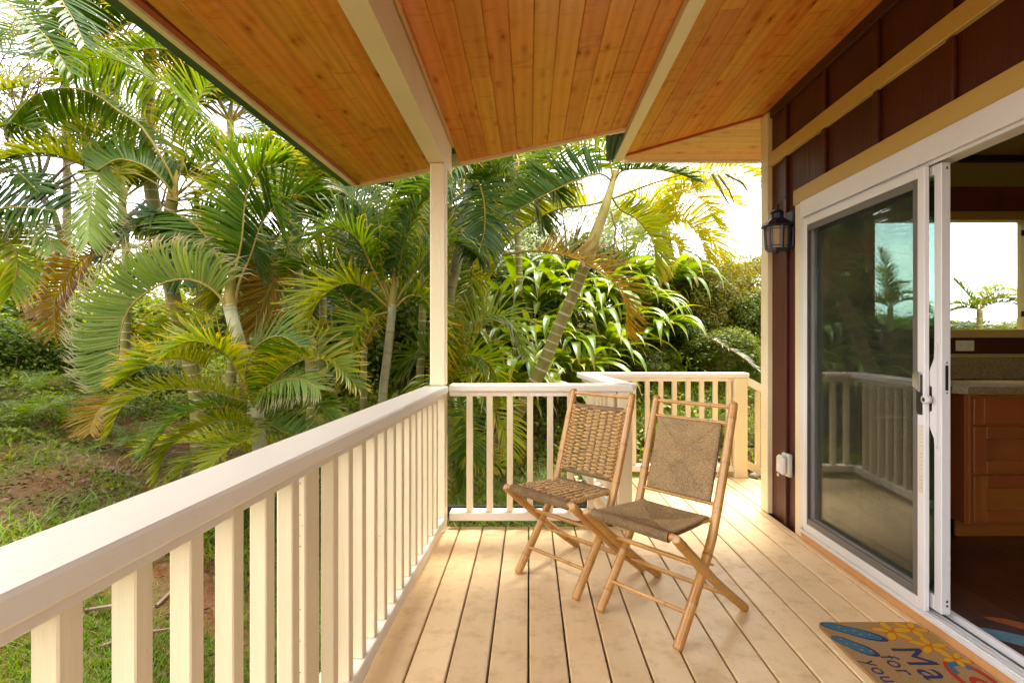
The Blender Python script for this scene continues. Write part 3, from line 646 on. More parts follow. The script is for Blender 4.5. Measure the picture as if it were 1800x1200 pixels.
hull('handle', [(2.140, 1.155), (2.146, 1.165), (2.153, 1.15), (2.156, 1.10), (2.178, 1.055), (2.196, 1.03), (2.196, 1.0), (2.166, .985), (2.166, .89), (2.196, .875), (2.196, .85), (2.178, .82), (2.156, .78), (2.153, .75), (2.146, .738), (2.140, .75)], 1.632, 1.6405, 'white_vinyl', sl)
hull('handle_recess', [(2.168, .983), (2.180, .988), (2.180, .888), (2.168, .892)], 1.637, 1.6402, 'dark_part', sl)
m = MB(); m.tube([(1.598 - o0.x, 2.166 - o0.y, .935 - o0.z), (1.6215 - o0.x, 2.166 - o0.y, .935 - o0.z)], .017, 12); m.build('key_cylinder', 'white_vinyl', sl, True)
m = MB(); m.tube([(1.5965 - o0.x, 2.166 - o0.y, .935 - o0.z), (1.5978 - o0.x, 2.166 - o0.y, .935 - o0.z)], .008, 10); m.build('keyhole', 'dark_part', sl, True)
db('mortise_plate', (1.656, 2.1268, .975), (1.668, 2.1279, 1.075), 'dark_part', sl, .0003)
for z in (.965, 1.085): db('screw', (1.660, 2.1262, z - .004), (1.665, 2.1279, z + .004), 'dark_part', sl, .001)
for z in (.118, .136, 1.86): db('screw', (1.659, 2.1262, z - .005), (1.667, 2.1279, z + .005), 'chrome', sl, .002)

# ---- interior (kitchen) seen through the open door
ifl = empty('interior_floor', kind='structure')
ix0, ix1, iy0, iy1 = 1.768, 5.4, -1.6, 3.68
for i in range(26):
    xa = 1.742 + i * .14; MB().box((xa, iy0, -.0), (xa + .138, iy1 + .02, .030), .0015).build('plank', 'dark_floor_wood', ifl)
MB().box((1.74, iy0, -.10), (ix1, iy1 + .02, -.003)).build('subfloor', 'joint_dark', ifl)
iw = empty('interior_wall', kind='structure')
WX0, WX1, WZ0, WZ1 = 2.37, 3.43, 1.253, 2.00                # window opening in the end wall
def iwb(n, a, b, m='olive_wall', p=iw): return bx(n, a, b, m, p, .001)
iwb('wall_section', (1.768, 3.685, .03), (WX0, 3.76, 2.80)); iwb('wall_section', (WX1, 3.685, .03), (5.4, 3.76, 2.80))
iwb('wall_section', (WX0, 3.685, .03), (WX1, 3.76, WZ0 - .001)); iwb('wall_section', (WX0, 3.685, WZ1 + .001), (WX1, 3.76, 2.80))
iwb('side_wall', (5.4, -1.6, 0), (5.48, 3.76, 2.8)); iwb('back_wall', (1.768, -1.68, 0), (5.48, -1.6, 2.8))
iwb('inner_lining', (1.7665, 3.19, .03), (1.775, 3.684, 2.78)); iwb('inner_lining', (1.7665, -1.6, 2.0), (1.775, 3.684, 2.78))
iwb('red_wall_board', (1.78, 3.672, 1.085), (5.39, 3.6845, 1.195), 'red_siding')
iwb('dark_rail', (1.78, 3.60, 2.385), (5.39, 3.64, 2.425), 'dark_part')
bx('interior_ceiling', (1.7665, -1.68, 2.78), (5.48, 3.76, 2.86), 'olive_wall', None, .001, kind='structure')
hb = tag(bx('header_board', (1.80, 3.655, 2.065), (5.3, 3.684, 2.225), 'header_redwood', None), kind='structure')
win = empty('kitchen_window', (2.9, 3.70, 1.6), label='sunlit kitchen window above the counter with palms outside', cat='window')
def wb(n, a, b, m, par=win, c=.002): o = Vector((2.9, 3.70, 1.6)); return bx(n, tuple(Vector(a) - o), tuple(Vector(b) - o), m, par, c)
wb('top_casing', (WX0 - .07, 3.662, WZ1), (WX1 + .07, 3.6842, 2.062), 'shaded_cream_trim'); wb('sill_casing', (WX0 - .07, 3.655, 1.197), (WX1 + .07, 3.6842, WZ0), 'shaded_cream_trim')
wb('side_casing', (WX0 - .07, 3.662, WZ0), (WX0, 3.6842, WZ1 - .0005), 'shaded_cream_trim'); wb('side_casing', (WX1, 3.662, WZ0), (WX1 + .07, 3.6842, WZ1 - .0005), 'shaded_cream_trim')
wb('window_pane', (WX0, 3.715, WZ0), (WX1, 3.719, WZ1), 'window_glass', c=.0002)
for z in (1.36, 1.92): wb('catch', (WX1 - .03, 3.69, z - .02), (WX1 - .004, 3.70, z + .02), 'dark_part')
cab = empty('kitchen_cabinet', (2.95, 3.36, .03), label='reddish wood base cabinet with three stacked drawers', cat='cabinet')
def cb(n, a, b, m, par=cab, c=.002): o = Vector((2.95, 3.36, .03)); return bx(n, tuple(Vector(a) - o), tuple(Vector(b) - o), m, par, c)
cb('side_panel', (2.505, 3.075, .12), (2.53, 3.67, .868), 'cabinet_wood_upright'); cb('face_frame', (2.5305, 3.075, .12), (4.3, 3.10, .868), 'cabinet_wood_upright')
cb('toe_kick', (2.50, 3.13, .031), (4.3, 3.15, .119), 'cabinet_wood')
cb('carcass', (2.5305, 3.1505, .04), (4.3, 3.66, .867), 'joint_dark')
for z0, z1 in ((.695, .850), (.415, .685), (.135, .405)):
    for x0 in (2.54, 3.12, 3.70):
        dr = bpy.data.objects.new('drawer', None); COL.objects.link(dr); dr.parent = cab
        x1 = x0 + .565; s_ = .075 if z1 - z0 > .2 else .06
        if z1 - z0 > .2:
            cb('drawer_panel', (x0 + s_ - .002, 3.062, z0 + s_ - .01), (x1 - s_ + .002, 3.070, z1 - s_ + .01), 'cabinet_wood', dr)
            cb('stile', (x0, 3.052, z0), (x0 + s_, 3.0745, z1), 'cabinet_wood_upright', dr, .004); cb('stile', (x1 - s_, 3.052, z0), (x1, 3.0745, z1), 'cabinet_wood_upright', dr, .004)
            cb('rail', (x0 + s_, 3.053, z0), (x1 - s_, 3.0745, z0 + s_), 'cabinet_wood', dr, .004); cb('rail', (x0 + s_, 3.053, z1 - s_), (x1 - s_, 3.0745, z1), 'cabinet_wood', dr, .004)
        else:
            cb('stile', (x0, 3.052, z0), (x0 + .06, 3.0745, z1), 'cabinet_wood_upright', dr, .004); cb('drawer_panel', (x0 + .0605, 3.054, z0), (x1, 3.0745, z1), 'cabinet_wood', dr, .004)
ct = empty('countertop', (2.95, 3.36, .87), label='speckled brown granite countertop with matching backsplash under the window', cat='countertop')
pts = [(2.43, 3.16), (2.445, 3.09), (2.50, 3.045), (2.60, 3.03), (4.3, 3.03), (4.3, 3.68), (2.43, 3.68)]
MB().prism([(x - 2.95, y - 3.36) for x, y in pts], .0, .042).build('slab', 'granite_top', ct)
MB().box((2.43 - 2.95, 3.655 - 3.36, .0425), (4.3 - 2.95, 3.6845 - 3.36, .190)).build('backsplash', 'granite_top', ct)
ou = empty('wall_outlet', (2.99, 3.672, 1.14), label='almond double outlet on the red board above the counter', cat='outlet')
bx('face_plate', (-.063, -.006, -.035), (.063, -.0003, .037), 'almond_plastic', ou, .002)
for x in (-.028, .028):
    s_ = bx('socket', (x - .018, -.009, -.014), (x + .018, -.0063, .016), 'almond_plastic', ou, .004)
    for xx in (-.007, .007): bx('slot', (x + xx - .001, -.0098, -.004), (x + xx + .001, -.0091, .008), 'dark_part', s_, .0002)
rg_ = empty('kitchen_range', (2.17, 3.36, .03), label='dark kitchen range with raised back panel seen through the door glass', cat='stove')
bx('oven_body', (-.26, -.28, .0), (.26, .30, .88), 'black_metal', rg_, .01); bx('back_panel', (-.26, .20, .881), (.26, .30, 1.24), 'black_metal', rg_, .03)
bx('oven_handle', (-.22, -.32, .70), (.22, -.30, .72), 'chrome', rg_, .005)
rug = empty('kitchen_rug', (2.35, 1.75, .031), label='dark brown rug with blue and orange swirls on the kitchen floor', cat='rug')
MB().prism([(-.57, -1.2), (.9, -1.2), (.9, .45), (-.57, .42)], 0, .008).build('pile', 'rug_brown', rug)
def swirl(cx_, cy_, r0, r1, a0_, a1_, mat, z):
    n = 20; m = MB(); v_ = []
    for i in range(n + 1):
        a = a0_ + (a1_ - a0_) * i / n; w = sin(pi * i / n) ** .5; rm = (r0 + r1) / 2; h = (r1 - r0) / 2 * w + .002
        v_ += [(cx_ + (rm - h) * cos(a), cy_ + (rm - h) * sin(a), z), (cx_ + (rm + h) * cos(a), cy_ + (rm + h) * sin(a), z)]
    m.add(v_, [(2 * i, 2 * i + 1, 2 * i + 3, 2 * i + 2) for i in range(n)]); m.build('swirl', mat, rug)
swirl(-.75, -.05, .37, .46, radians(18), radians(82), 'rug_blue', .0095); swirl(-.75, -.05, .51, .60, radians(-10), radians(62), 'rug_orange', .0115); swirl(-.05, -.15, .30, .42, radians(20), radians(200), 'rug_blue', .0125)

# ============================================================ THINGS ON THE DECK
def pole(par, name, pts, r, nodes=.16, seg=10, r2=None, ph=0):
    """a bamboo pole: smooth bent tube with slight knuckles and darker joints"""
    pts = [Vector(p) for p in pts]; fine = []; 
    for i in range(len(pts) - 1):
        p0 = pts[max(i - 1, 0)]; p1 = pts[i]; p2 = pts[i + 1]; p3 = pts[min(i + 2, len(pts) - 1)]
        n = max(2, int((p2 - p1).length / .012))
        for k in range(n):
            t = k / n; fine.append(.5 * ((2 * p1) + (p2 - p0) * t + (2 * p0 - 5 * p1 + 4 * p2 - p3) * t * t + (3 * p1 - p0 - 3 * p2 + p3) * t ** 3))
    fine.append(pts[-1]); s_ = 0; rad = []; ring = []; L_ = sum((fine[i + 1] - fine[i]).length for i in range(len(fine) - 1)); r2 = r2 or r
    for i, p in enumerate(fine):
        if i: s_ += (p - fine[i - 1]).length
        dd_ = abs(((s_ + ph) % nodes) - nodes / 2); k = math.exp(-(dd_ / .007) ** 2)
        e = 1 - .25 * math.exp(-min(s_, L_ - s_) / .003)
        rad.append((r + (r2 - r) * s_ / L_) * (1 + .10 * k) * e); ring.append(.75 * k)
    m = MB(); m.tube(fine, rad, seg, 0, True, ring, capmi=1)
    o = m.build(name, ['bamboo', 'cut_end'], par, True)
    return o
def cord_wrap(par, name, a, b, r, pitch, mat, seg=12, sx=1.0):
    a, b = Vector(a), Vector(b); n = int((b - a).length / pitch * 4); pts = []; rad = []; ring = []
    for i in range(n + 1):
        pts.append(a + (b - a) * i / n); c = cos(2 * pi * i / 4); rad.append(r * (1 + .10 * c * random.uniform(.7, 1.2))); ring.append(.5 + .5 * c)
    m = MB(); m.tube(pts, rad, seg, 0, True, ring); return m.build(name, mat, par, True)

def rush_panel(par, name, corners, mat, thick=.014, sag=0.0, step=.0062, vert_edges=True, bulge=.004):
    """envelope-woven rush: cords run square to the nearest edge and meet on the diagonals; corners = 4 points (near-left, near-right, far-right, far-left)"""
    A, B, C, D = [Vector(c) for c in corners]; W = ((B - A).length + (C - D).length) / 2; H = ((D - A).length + (C - B).length) / 2
    nu = int(W / step * 4); nv = int(H / step * 4); N = (B - A).cross(D - A).normalized()
    U = np.linspace(0, 1, nu + 1); Vv = np.linspace(0, 1, nv + 1); u, v = np.meshgrid(U, Vv, indexing='ij')
    x = u * W; y = v * H; du = np.minimum(x, W - x); dv = np.minimum(y, H - y)
    jit = .0016 * np.sin(x * 61 + 3 * np.sin(y * 47)) + .0012 * np.sin(y * 93 + x * 31)
    tri = dv < du * .92 + .004 * np.sin(x * 90)
    ph = np.where(tri, x, y) + jit
    ridge = np.abs(np.cos(pi * ph / step)) ** .6
    crease = np.exp(-np.abs(dv - du * .92) / .005)
    cu = np.sqrt(np.clip(1 - (2 * u - 1) ** 8, 0, 1))
    edge = np.sqrt(np.clip(1 - (1 - np.clip(np.minimum(du, dv) / .014, 0, 1)) ** 2, 0, 1))
    h = thick * (.25 + .75 * edge) + .0034 * (ridge - .5) - .0009 * crease + bulge * np.sin(pi * u) * np.sin(pi * v)
    h += .0012 * np.sin(x * 410 + y * 170) * np.sin(y * 390 - x * 90)
    down = -sag * (np.sin(pi * u) ** .8) * (np.sin(pi * np.clip(v * 1.0, 0, 1)) ** .7)
    base = (np.array(A)[None, None] * ((1 - u) * (1 - v))[..., None] + np.array(B)[None, None] * (u * (1 - v))[..., None] + np.array(C)[None, None] * (u * v)[..., None] + np.array(D)[None, None] * ((1 - u) * v)[..., None])
    nrm = np.array(N)[None, None]
    top = base + nrm * (h + down)[..., None]; bot = base + nrm * (-h * .75 + down)[..., None]
    nn_ = (nu + 1) * (nv + 1); I_ = np.arange(nn_).reshape(nu + 1, nv + 1)
    f1 = np.stack([I_[:-1, :-1], I_[1:, :-1], I_[1:, 1:], I_[:-1, 1:]], -1).reshape(-1, 4); f2 = f1[:, ::-1] + nn_
    def side_(idx): return np.stack([idx[:-1], idx[:-1] + nn_, idx[1:] + nn_, idx[1:]], -1)
    sides = np.concatenate([side_(I_[:, 0][::-1]), side_(I_[-1][::-1]), side_(I_[:, -1]), side_(I_[0])])
    V_ = np.concatenate([top.reshape(-1, 3), bot.reshape(-1, 3)]); rr = np.concatenate([(ridge - crease * .22).ravel()] * 2)
    me = npmesh(name, V_, np.concatenate([f1, f2, sides]), [mat], {'ring': rr}); return put(name, me, par)

def knot_mesh(w, h, d):
    m = MB(); n, k = 7, 8; vs_ = []
    for i in range(n):
        a = -pi / 2 + pi * i / (n - 1)
        for j in range(k):
            b_ = 2 * pi * j / k; rr = cos(a) ** .7 if cos(a) > 0 else 0
            vs_.append((w / 2 * sin(a), max(rr, .22) * h / 2 * cos(b_), max(rr, .22) * d / 2 * sin(b_) * (1 if sin(b_) > 0 else .6)))
    fs = [(i * k + j, (i + 1) * k + j, (i + 1) * k + (j + 1) % k, i * k + (j + 1) % k) for i in range(n - 1) for j in range(k)]
    fs += [tuple(range(k)), tuple((n - 1) * k + j for j in range(k))[::-1]]; m.add(vs_, fs)
    m.at = {i: .5 + .5 * random.random() for i in range(len(vs_))}
    me = m.mesh('knot', 'raffia_knot'); me.polygons.foreach_set('use_smooth', [True] * len(me.polygons)); return me
def knot_panel(par, name, corners, nc, nr, kw, kh, kd, side_=True):
    A, B, C, D = [Vector(c) for c in corners]; N = (B - A).cross(D - A).normalized(); ux = (B - A).normalized(); uy = (D - A).normalized()
    Rm = Matrix((ux, uy - ux * uy.dot(ux), N)).transposed(); Rm = Matrix((ux, N.cross(ux), N)).transposed(); eu = Rm.to_euler()
    pt = lambda u, v: A * (1 - u) * (1 - v) + B * u * (1 - v) + C * u * v + D * (1 - u) * v
    rt = bpy.data.objects.new(name, None); COL.objects.link(rt); rt.parent = par
    ms = [knot_mesh(kw, kh, kd) for _ in range(4)]
    for c in range(nc):
        for r in range(nr):
            u = (c + .5) / nc; v = (r + .5 + (.25 if c % 2 else -.15)) / (nr + .3)
            o = put('knot', ms[(c * 3 + r) % 4], rt, pt(u, v) + N * random.uniform(-.001, .003), (eu[0], eu[1], eu[2]), (random.uniform(.92, 1.1), random.uniform(.85, 1.12), random.uniform(.85, 1.2)))
            o.rotation_euler.rotate_axis('Z', random.uniform(-.12, .12))
    for c in range(nc + 1):                                  # twisted cords between the knot columns, front and back strand
        u = c / nc; u = min(max(u, .012), .988)
        for sgn in (1, -1):
            n = nr * 6; pts = []; rad = []; ring = []
            for i in range(n + 1):
                v = i / n; ph = 2 * pi * nr * v / 1.0 + (pi if sgn < 0 else 0)
                pts.append(pt(u, v) + ux * .0055 * sin(ph) + N * (.004 + .006 * cos(ph))); rad.append(.0034 * (1 + .2 * sin(ph * 2))); ring.append(.4 + .35 * cos(ph))
            m = MB(); m.tube(pts, rad, 5, 0, True, ring); m.build('twisted_cord', 'twisted_cord', rt, True)
    if side_:
        for u in (0.0, 1.0):                                 # thick edge strands wrapped round the sides
            for r in range(nr):
                v = (r + .5) / nr; o = put('edge_knot', ms[r % 4], rt, pt(u, v), (eu[0], eu[1], eu[2]), (.55, 1.0, 1.5))
    return rt

def chair(loc, rz, label, kind):
    c = empty('folding_chair', (loc[0], loc[1], .001), rz, label=label, cat='chair', group='bamboo folding chairs on the deck')
    wI, wO = .192, .222
    up = [(-.245, 0), (-.12, .165), (-.005, .33), (.045, .44), (.115, .657), (.192, .905)]
    for s in (-1, 1):
        top = .195
        pole(c, 'upright', [(s * (wI + (.004 if z > .5 else 0)), y, z) for y, z in up], .0205, r2=.0185, ph=.05 * (s + 1), nodes=.19)
        sl_ = pole(c, 'slanted_leg', [(s * wO, -.300, .442), (s * wO, -.02, .205), (s * wO, .245, 0.006)], .0195, ph=.03 * (s + 1), nodes=.23)
    B_ = lambda n, y, z, w, r: pole(c, n, [(-w, y, z), (0, y, z), (w, y, z)], r, nodes=.21, seg=8, ph=.03)
    B_('top_bar', .186, .884, wI, .0095); B_('back_bar', .164, .815, wI, .0085); B_('back_bar', .062, .487, wI, .0085)
    B_('seat_bar', -.285, .438, wO, .0145); B_('seat_bar', .035, .425, wI + .004, .012)
    B_('rung', -.172, .115, wI, .0085); B_('rung', -.105, .285, wO, .0105); B_('rung', .02, .150, wO, .0095); B_('rung', .175, .068, wO, .0085)
    for s in (-1, 1): pole(c, 'seat_rail', [(s * .165, -.285, .436), (s * .165, -.12, .430), (s * .165, .036, .424)], .009, seg=8)
    for s in (-1, 1): pole(c, 'pivot_pin', [(s * (wI - .004), -.032, .272), (s * (wO + .004), -.032, .272)], .005, seg=6, nodes=9)
    bp = [(-.166, .158, .492 - .0), (.166, .158, .492), (.166, .158, .81), (-.166, .158, .81)]
    lo, hi = (.064, .492), (.166, .812); off = -.004
    bc = [(-.160, lo[0] + off, lo[1]), (.160, lo[0] + off, lo[1]), (.160, hi[0] + off, hi[1]), (-.160, hi[0] + off, hi[1])]
    f0, f1 = (-.287, .440), (.036, .427); w0, w1 = .190, .168
    st = [(-w0, f0[0], f0[1]), (w0, f0[0], f0[1]), (w1, f1[0], f1[1]), (-w1, f1[0], f1[1])]
    if kind == 'rush':
        rush_panel(c, 'woven_back', bc, 'seagrass', .016, sag=.004)
        rush_panel(c, 'woven_seat', st, 'seagrass', .015, sag=.030, bulge=.002)
        cord_wrap(c, 'cord_wrap', (-w0 + .002, -.288, .437), (w0 - .002, -.288, .437), .0205, .0062, 'seagrass')
    else:
        knot_panel(c, 'woven_back', bc, 7, 17, .048, .0185, .024)
        cord_wrap(c, 'cord_wrap', (-.158, .166, .815), (.158, .166, .815), .0135, .0075, 'twisted_cord'); cord_wrap(c, 'cord_wrap', (-.158, .062, .487), (.158, .062, .487), .0135, .0075, 'twisted_cord')
        knot_panel(c, 'woven_seat', st, 10, 15, .039, .0215, .019)
        cord_wrap(c, 'cord_wrap', (-w0 + .004, -.286, .437), (w0 - .004, -.286, .437), .0215, .0058, 'seagrass')
        cord_wrap(c, 'cord_wrap', (-w1 + .01, .036, .425), (w1 - .01, .036, .425), .017, .0058, 'seagrass')
    return c
RZ = atan2(-.74, .67)
chair((.614, 2.335), RZ, 'bamboo folding chair with smooth seagrass seat and back, nearer the glass door', 'rush')
chair((.252, 2.73), RZ + radians(1.5), 'bamboo folding chair with chunky knotted seat and back, beside the corner railing', 'knot')

# ---- wall lantern
ln = empty('wall_lantern', (1.552, 3.345, 1.735), label='black coach lantern with amber frosted panes mounted beside the glass door', cat='lantern')
B = 'black_metal'
bx('back_plate', (.075, -.045, .02), (.098, .045, .25), B, ln, .006)
m = MB(); m.tube([(.078, 0, .17), (.05, 0, .19), (.03, 0, .175)], .011, 8); m.build('arm', B, ln, True)
def oct_frame():
    r, h0, h1 = .066, .012, .150
    pts = [(r * cos(pi / 6 + k * pi / 3), r * sin(pi / 6 + k * pi / 3)) for k in range(6)]
    m = MB()
    for k in range(6):
        a, b = pts[k], pts[(k + 1) % 6]; m.tube([(a[0], a[1], h0), (a[0] * 1.12, a[1] * 1.12, h1)], .006, 4)
    m.build('cage_post', B, ln)
    pane = MB(); bars = MB()
    for k in range(6):
        a, b = Vector((*pts[k], 0)), Vector((*pts[(k + 1) % 6], 0)); a2, b2 = a * 1.12, b * 1.12
        A_ = Vector((a.x, a.y, h0)); B2 = Vector((b.x, b.y, h0)); C_ = Vector((b2.x, b2.y, h1)); D_ = Vector((a2.x, a2.y, h1)); s = .94
        q = [Vector((p.x * s, p.y * s, p.z)) for p in (A_, B2, C_, D_)]; q2 = [Vector((p.x * (s - .05), p.y * (s - .05), p.z)) for p in (A_, B2, C_, D_)]
        MB().hexa(q2, q).build('frosted_pane', 'frosted_amber', ln)
        for t in (.2, .8): bars.tube([A_.lerp(B2, t), D_.lerp(C_, t)], .0022, 4)
        for t in (.13, .87): bars.tube([A_.lerp(D_, t), B2.lerp(C_, t)], .0022, 4)
    bars.build('glazing_bar', B, ln)
oct_frame()
m = MB(); m.lathe([(.060, 0), (.072, .003), (.072, .012), (.06, .016)], 6); m.build('base_ring', B, ln)
m = MB(); m.lathe([(.094, .148), (.098, .153), (.072, .180), (.050, .198), (.036, .203), (.036, .232), (.043, .236), (.040, .243), (.022, .256), (.008, .262), (.008, .27), (.011, .275), (.004, .283)], 12); m.build('roof', B, ln)
m = MB(); m.lathe([(.004, -.02), (.008, -.012), (.005, -.002), (.02, .0)], 8); m.build('finial', B, ln)

# ---- outdoor outlet box with clear cover
ob = empty('outlet_box', (1.633, 3.355, .33), label='grey weatherproof outlet box low on the red wall beside the door casing', cat='outlet box')
bx('back_box', (-.030, -.048, -.002), (.001, .048, .138), 'grey_plastic', ob, .008)
bx('bubble_cover', (-.070, -.040, .010), (-.0305, .040, .128), 'clear_plastic', ob, .014)
bx('hinge', (-.045, .041, .03), (-.031, .047, .11), 'grey_plastic', ob, .002)
bx('latch', (-.074, -.012, -.003), (-.0705, .012, .014), 'grey_plastic', ob, .001)

# ---- doormat (lies along the threshold; its lettering reads towards the camera)
mt = empty('doormat', (1.39, 1.83, .001), label='tan coir doormat printed with blue slippers, yellow flowers and Mahalo lettering', cat='doormat')
MW, ML = .205, .378
def rrect(w, l, r, n=5): return [(cx_ * (w - r) + r * cos(a0_ + pi / 2 * i / n), cy_ * (l - r) + r * sin(a0_ + pi / 2 * i / n)) for cx_, cy_, a0_ in ((1, 1, 0), (-1, 1, pi / 2), (-1, -1, pi), (1, -1, 3 * pi / 2)) for i in range(n + 1)]
MB().prism(rrect(MW, ML, .03), 0, .012).build('coir_pile', 'coir', mt)
def blob(name, pts, mat, z, par=mt):
    m = MB(); n = len(pts); m.add([(x, y, z) for x, y in pts] + [(x, y, .0118) for x, y in pts], [tuple(range(n))] + [(i, n + i, n + (i + 1) % n, (i + 1) % n) for i in range(n)]); return m.build(name, mat, par)
def ell(cx_, cy_, a, b, rot, n=18, waist=0.0):
    out = []
    for i in range(n):
        t = 2 * pi * i / n; x, y = a * cos(t), b * sin(t) * (1 - waist * math.exp(-((cos(t) + .2) / .35) ** 2)); out.append((cx_ + x * cos(rot) - y * sin(rot), cy_ + x * sin(rot) + y * cos(rot)))
    return out
# two blue slippers at the far end on the left
sl1 = [(-.110, .330, 0.085, .034, radians(-12)), (-.125, .225, .070, .032, radians(-28))]
sl1 = [(-.095, .305, .118, .040, radians(-33)), (-.150, .205, .085, .036, radians(-52))]
for x, y, a, b, r in sl1:
    blob('slipper_outline', ell(x, y, a, b, r, 22, .22), 'mat_navy', .0124); blob('slipper_sole', ell(x - .006, y + .004, a * .88, b * .80, r, 22, .22), 'mat_blue', .0127)
    for q in range(5): blob('slipper_dot', ell(x + (q - 2) * .026 * cos(r) + .006 * (-1) ** q, y + (q - 2) * .026 * sin(r) + .006 * (-1) ** q, .006, .004, q), 'mat_orange', .0130)
def flower(x, y, s, rot):
    for k in range(5):
        a = rot + 2 * pi * k / 5; px_, py_ = x + s * .58 * cos(a), y + s * .58 * sin(a)
        blob('petal_outline', ell(px_, py_, s * .48, s * .27, a), 'mat_orange', .0124 + k * .00004); blob('petal', ell(px_, py_, s * .40, s * .20, a), 'mat_yellow', .0127 + k * .00004)
    blob('flower_centre', ell(x, y, s * .14, s * .14, 0), 'mat_orange', .0131)
flower(.060, .305, .072, .3); flower(.150, .325, .060, 1.0); flower(.135, .205, .066, .1); flower(.165, .120, .050, .8)
# red and blue slipper near the door, towards the camera
def arc(cx_, cy_, r0, r1, a0_, a1_, sy=1.0, n=14): return [(cx_ + r1 * cos(a0_ + (a1_ - a0_) * i / n), cy_ + sy * r1 * sin(a0_ + (a1_ - a0_) * i / n)) for i in range(n + 1)] + [(cx_ + r0 * cos(a1_ + (a0_ - a1_) * i / n), cy_ + sy * r0 * sin(a1_ + (a0_ - a1_) * i / n)) for i in range(n + 1)]
blob('red_slipper_outline', arc(.140, .0, .046, .064, 0, 2 * pi - .01, 1.9, 26), 'mat_red', .0124)
blob('blue_strap', arc(.140, .05, .024, .042, radians(10), radians(200), 1.3), 'mat_blue', .0127); blob('red_strap', arc(.140, -.03, .015, .030, 0, radians(180), 1.6), 'mat_red', .0126)
def text(s, x, y, size, mat='mat_navy'):
    cu = bpy.data.curves.new('lettering', 'FONT'); cu.body = s; cu.size = size; cu.extrude = .0004; cu.space_character = 1.12; cu.materials.append(M[mat])
    tmp = bpy.data.objects.new('lettering', cu); COL.objects.link(tmp); bpy.context.view_layer.update()
    me = bpy.data.meshes.new_from_object(tmp.evaluated_get(bpy.context.evaluated_depsgraph_get())); bpy.data.objects.remove(tmp)
    o = bpy.data.objects.new('lettering', me); COL.objects.link(o); o.parent = mt; o.location = (x, y, .0128); o.rotation_euler = (0, 0, radians(-90)); return o
text('Mahalo', -.028, .198, .160); text('for', -.100, .142, .088); text('your', -.183, .112, .080)

# ============================================================ PLANTS
TR_N = [0]
def spline(pts, n):
    p = np.array([tuple(q) for q in pts], float); k = len(p); out = []
    ext = np.vstack([2 * p[0] - p[1], p, 2 * p[-1] - p[-2]]); m = max(2, n // (k - 1))
    for i in range(k - 1):
        p0, p1, p2, p3 = ext[i], ext[i + 1], ext[i + 2], ext[i + 3]; t = np.linspace(0, 1, m, endpoint=False)[:, None]
        out.append(.5 * ((2 * p1) + (p2 - p0) * t + (2 * p0 - 5 * p1 + 4 * p2 - p3) * t ** 2 + (3 * p1 - p0 - 3 * p2 + p3) * t ** 3))
    out.append(p[-1:]); return np.vstack(out)
def nrm(a): return a / np.maximum(np.linalg.norm(a, axis=-1, keepdims=True), 1e-9)
def tube_np(C, rad, seg):
    n = len(C); T = nrm(np.gradient(C, axis=0)); N = np.zeros_like(C); up = np.array([0, 0, 1.]) if abs(T[0, 2]) < .9 else np.array([1., 0, 0]); x = up - up.dot(T[0]) * T[0]
    for i in range(n): x = x - x.dot(T[i]) * T[i]; x = x / np.linalg.norm(x); N[i] = x
    Bn = np.cross(T, N); a = np.arange(seg) * 2 * pi / seg
    V_ = C[:, None] + rad[:, None, None] * (np.cos(a)[None, :, None] * N[:, None] + np.sin(a)[None, :, None] * Bn[:, None])
    i, k = np.meshgrid(np.arange(n - 1), np.arange(seg), indexing='ij'); f = np.stack([i * seg + k, i * seg + (k + 1) % seg, (i + 1) * seg + (k + 1) % seg, (i + 1) * seg + k], -1).reshape(-1, 4)
    return V_.reshape(-1, 3), f
